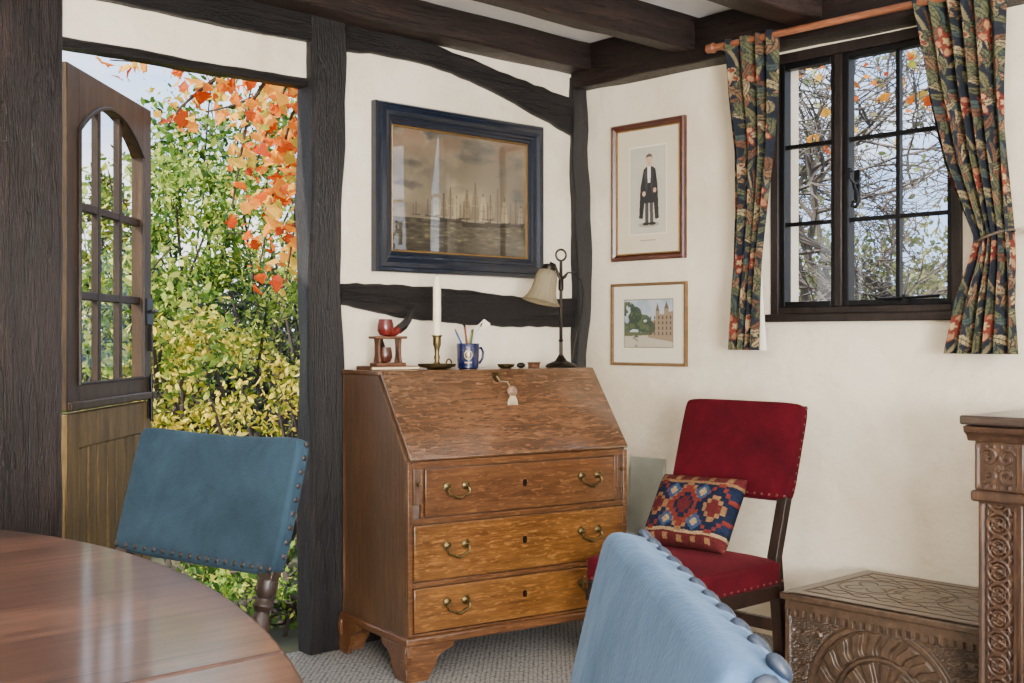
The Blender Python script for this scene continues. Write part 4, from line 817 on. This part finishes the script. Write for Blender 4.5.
# trees outside the window
def tree(name,label,base,h,lean,seed,lm_,nl,lsz,zr,dep0=6,r0=.06):
    r_=random.Random(seed); t=thing(name,label,'tree',base,0,'trees outside the window'); mb=MB(); tips=[]
    def br(p,d,l,r,dep):
        pts=[p]; q=p.copy(); dd=d.copy()
        for i in range(4):
            dd=(dd+Vector((r_.uniform(-.3,.3),r_.uniform(-.3,.3),r_.uniform(-.16,.2)))).normalized(); q=q+dd*l/4; pts.append(q.copy())
        mb.tube(pts,[r,r*.88,r*.78,r*.68,r*.55],4)
        if dep==0: tips.append(pts[2]); tips.append(pts[-1]); return
        for i in range(3):
            a=pts[r_.choice([2,3,4])]; nd=(dd+Vector((r_.uniform(-1,1),r_.uniform(-1,1),r_.uniform(-.8,.6)))*1.0).normalized(); br(a,nd,l*r_.uniform(.62,.86),max(.004,r*.62),dep-1)
    br(Vector((0,0,0)),Vector(lean).normalized(),h*.36,r0,dep0)
    mb.build('trunk',M_barkd,t)
    ps=np.array([tuple(p) for p in tips if zr[0]<p.z<zr[1]])
    if len(ps)>0: idx=rng.integers(0,len(ps),nl); leafmesh('leaves',ps[idx]+rng.normal(size=(nl,3))*.12,lsz,lm_,t,MAPLE if lm_ is G_red else OVAL)
    return t
def wl(px,d): p=at(px,400,d); return Vector((p.x,p.y,-.06))
tree('tree','bare branching tree with orange leaves outside the window',wl(925,7.5),4.0,(-.1,.05,1),5,G_red,420,.06,(2.3,6),7)
tree('tree','thin twiggy tree nearer the left window light',wl(800,8.5),4.2,(.1,-.1,1),11,G_gry,1700,.058,(0,6),7)
tree('tree','bare tree further back outside the window',wl(880,11),4.8,(-.15,.1,1),23,G_gry,2400,.072,(0,6),7)
shrub('shrub','green shrub low outside the window','shrub',900,285,9.5,1.2,.42,56,3200,.06,G_gry,'shrubs outside the window',.24)
shrub('shrub','dark shrub low beyond the left window light','shrub',800,270,12.5,1.2,.6,60,3400,.075,G_gry,'shrubs outside the window',.24)
# ---------------------------------------------------------------- light and sky
wd=bpy.data.worlds.new('sky'); SC.world=wd; wd.use_nodes=True; nt=wd.node_tree; bg=nt.nodes['Background']
tcn=nt.nodes.new('ShaderNodeTexCoord'); mp=nt.nodes.new('ShaderNodeMapping'); mp.inputs['Scale'].default_value=(1,1,2.2); nt.links.new(tcn.outputs['Generated'],mp.inputs[0])
no=nn(nt,'ShaderNodeTexNoise',Scale=3.2,Detail=6.,Roughness=.55); nt.links.new(mp.outputs[0],no.inputs[0])
c=ramp(nt,[(.39,(.42,.63,1.0)),(.55,(.97,.985,1.0))],no.outputs[0]); nt.links.new(c,bg.inputs[0]); bg.inputs[1].default_value=2.9
def lamp(kind,name,loc,dirv,energy,size=None,col=(1,1,1)):
    l=bpy.data.lights.new(name,kind); l.energy=energy; l.color=col
    if kind=='AREA': l.shape='RECTANGLE'; l.size,l.size_y=size
    else: l.angle=R(1.5)
    o=bpy.data.objects.new(name,l); COL.objects.link(o); o.location=loc; o.rotation_euler=Vector(dirv).to_track_quat('-Z','Z').to_euler(); return o
lamp('SUN','sun',(-10,5,10),(.76,-.08,-.62),16,col=(1,.93,.80))
lamp('AREA','fill_light_behind',(-4.6,-5.9,1.65),(.5,1,-.03),150,(1.5,1.3),(1,.965,.92))  # unseen fill lamp added behind the camera to brighten the room
lamp('AREA','fill_light_left',(-5.2,-3.6,1.65),(1,.35,-.05),55,(1.0,1.0),(1,.97,.93))  # second fill lamp, added out of view so shadows fall to the right
lamp('AREA','bounce_fill_light',(-4.3,-5.5,1.1),(.4,.85,1.1),520,(1.2,1.1),(1,.985,.97))  # unseen upward lamp added to whiten the ceiling
cam=bpy.data.cameras.new('camera'); co=bpy.data.objects.new('camera',cam); COL.objects.link(co); SC.camera=co
co.location=(-CU,-CV,CH); co.rotation_euler=(R(90),0,R(-YAW)); cam.sensor_width=36; cam.lens=36*F/1024; cam.shift_y=-4.5/1024; cam.clip_start=.05; cam.clip_end=200
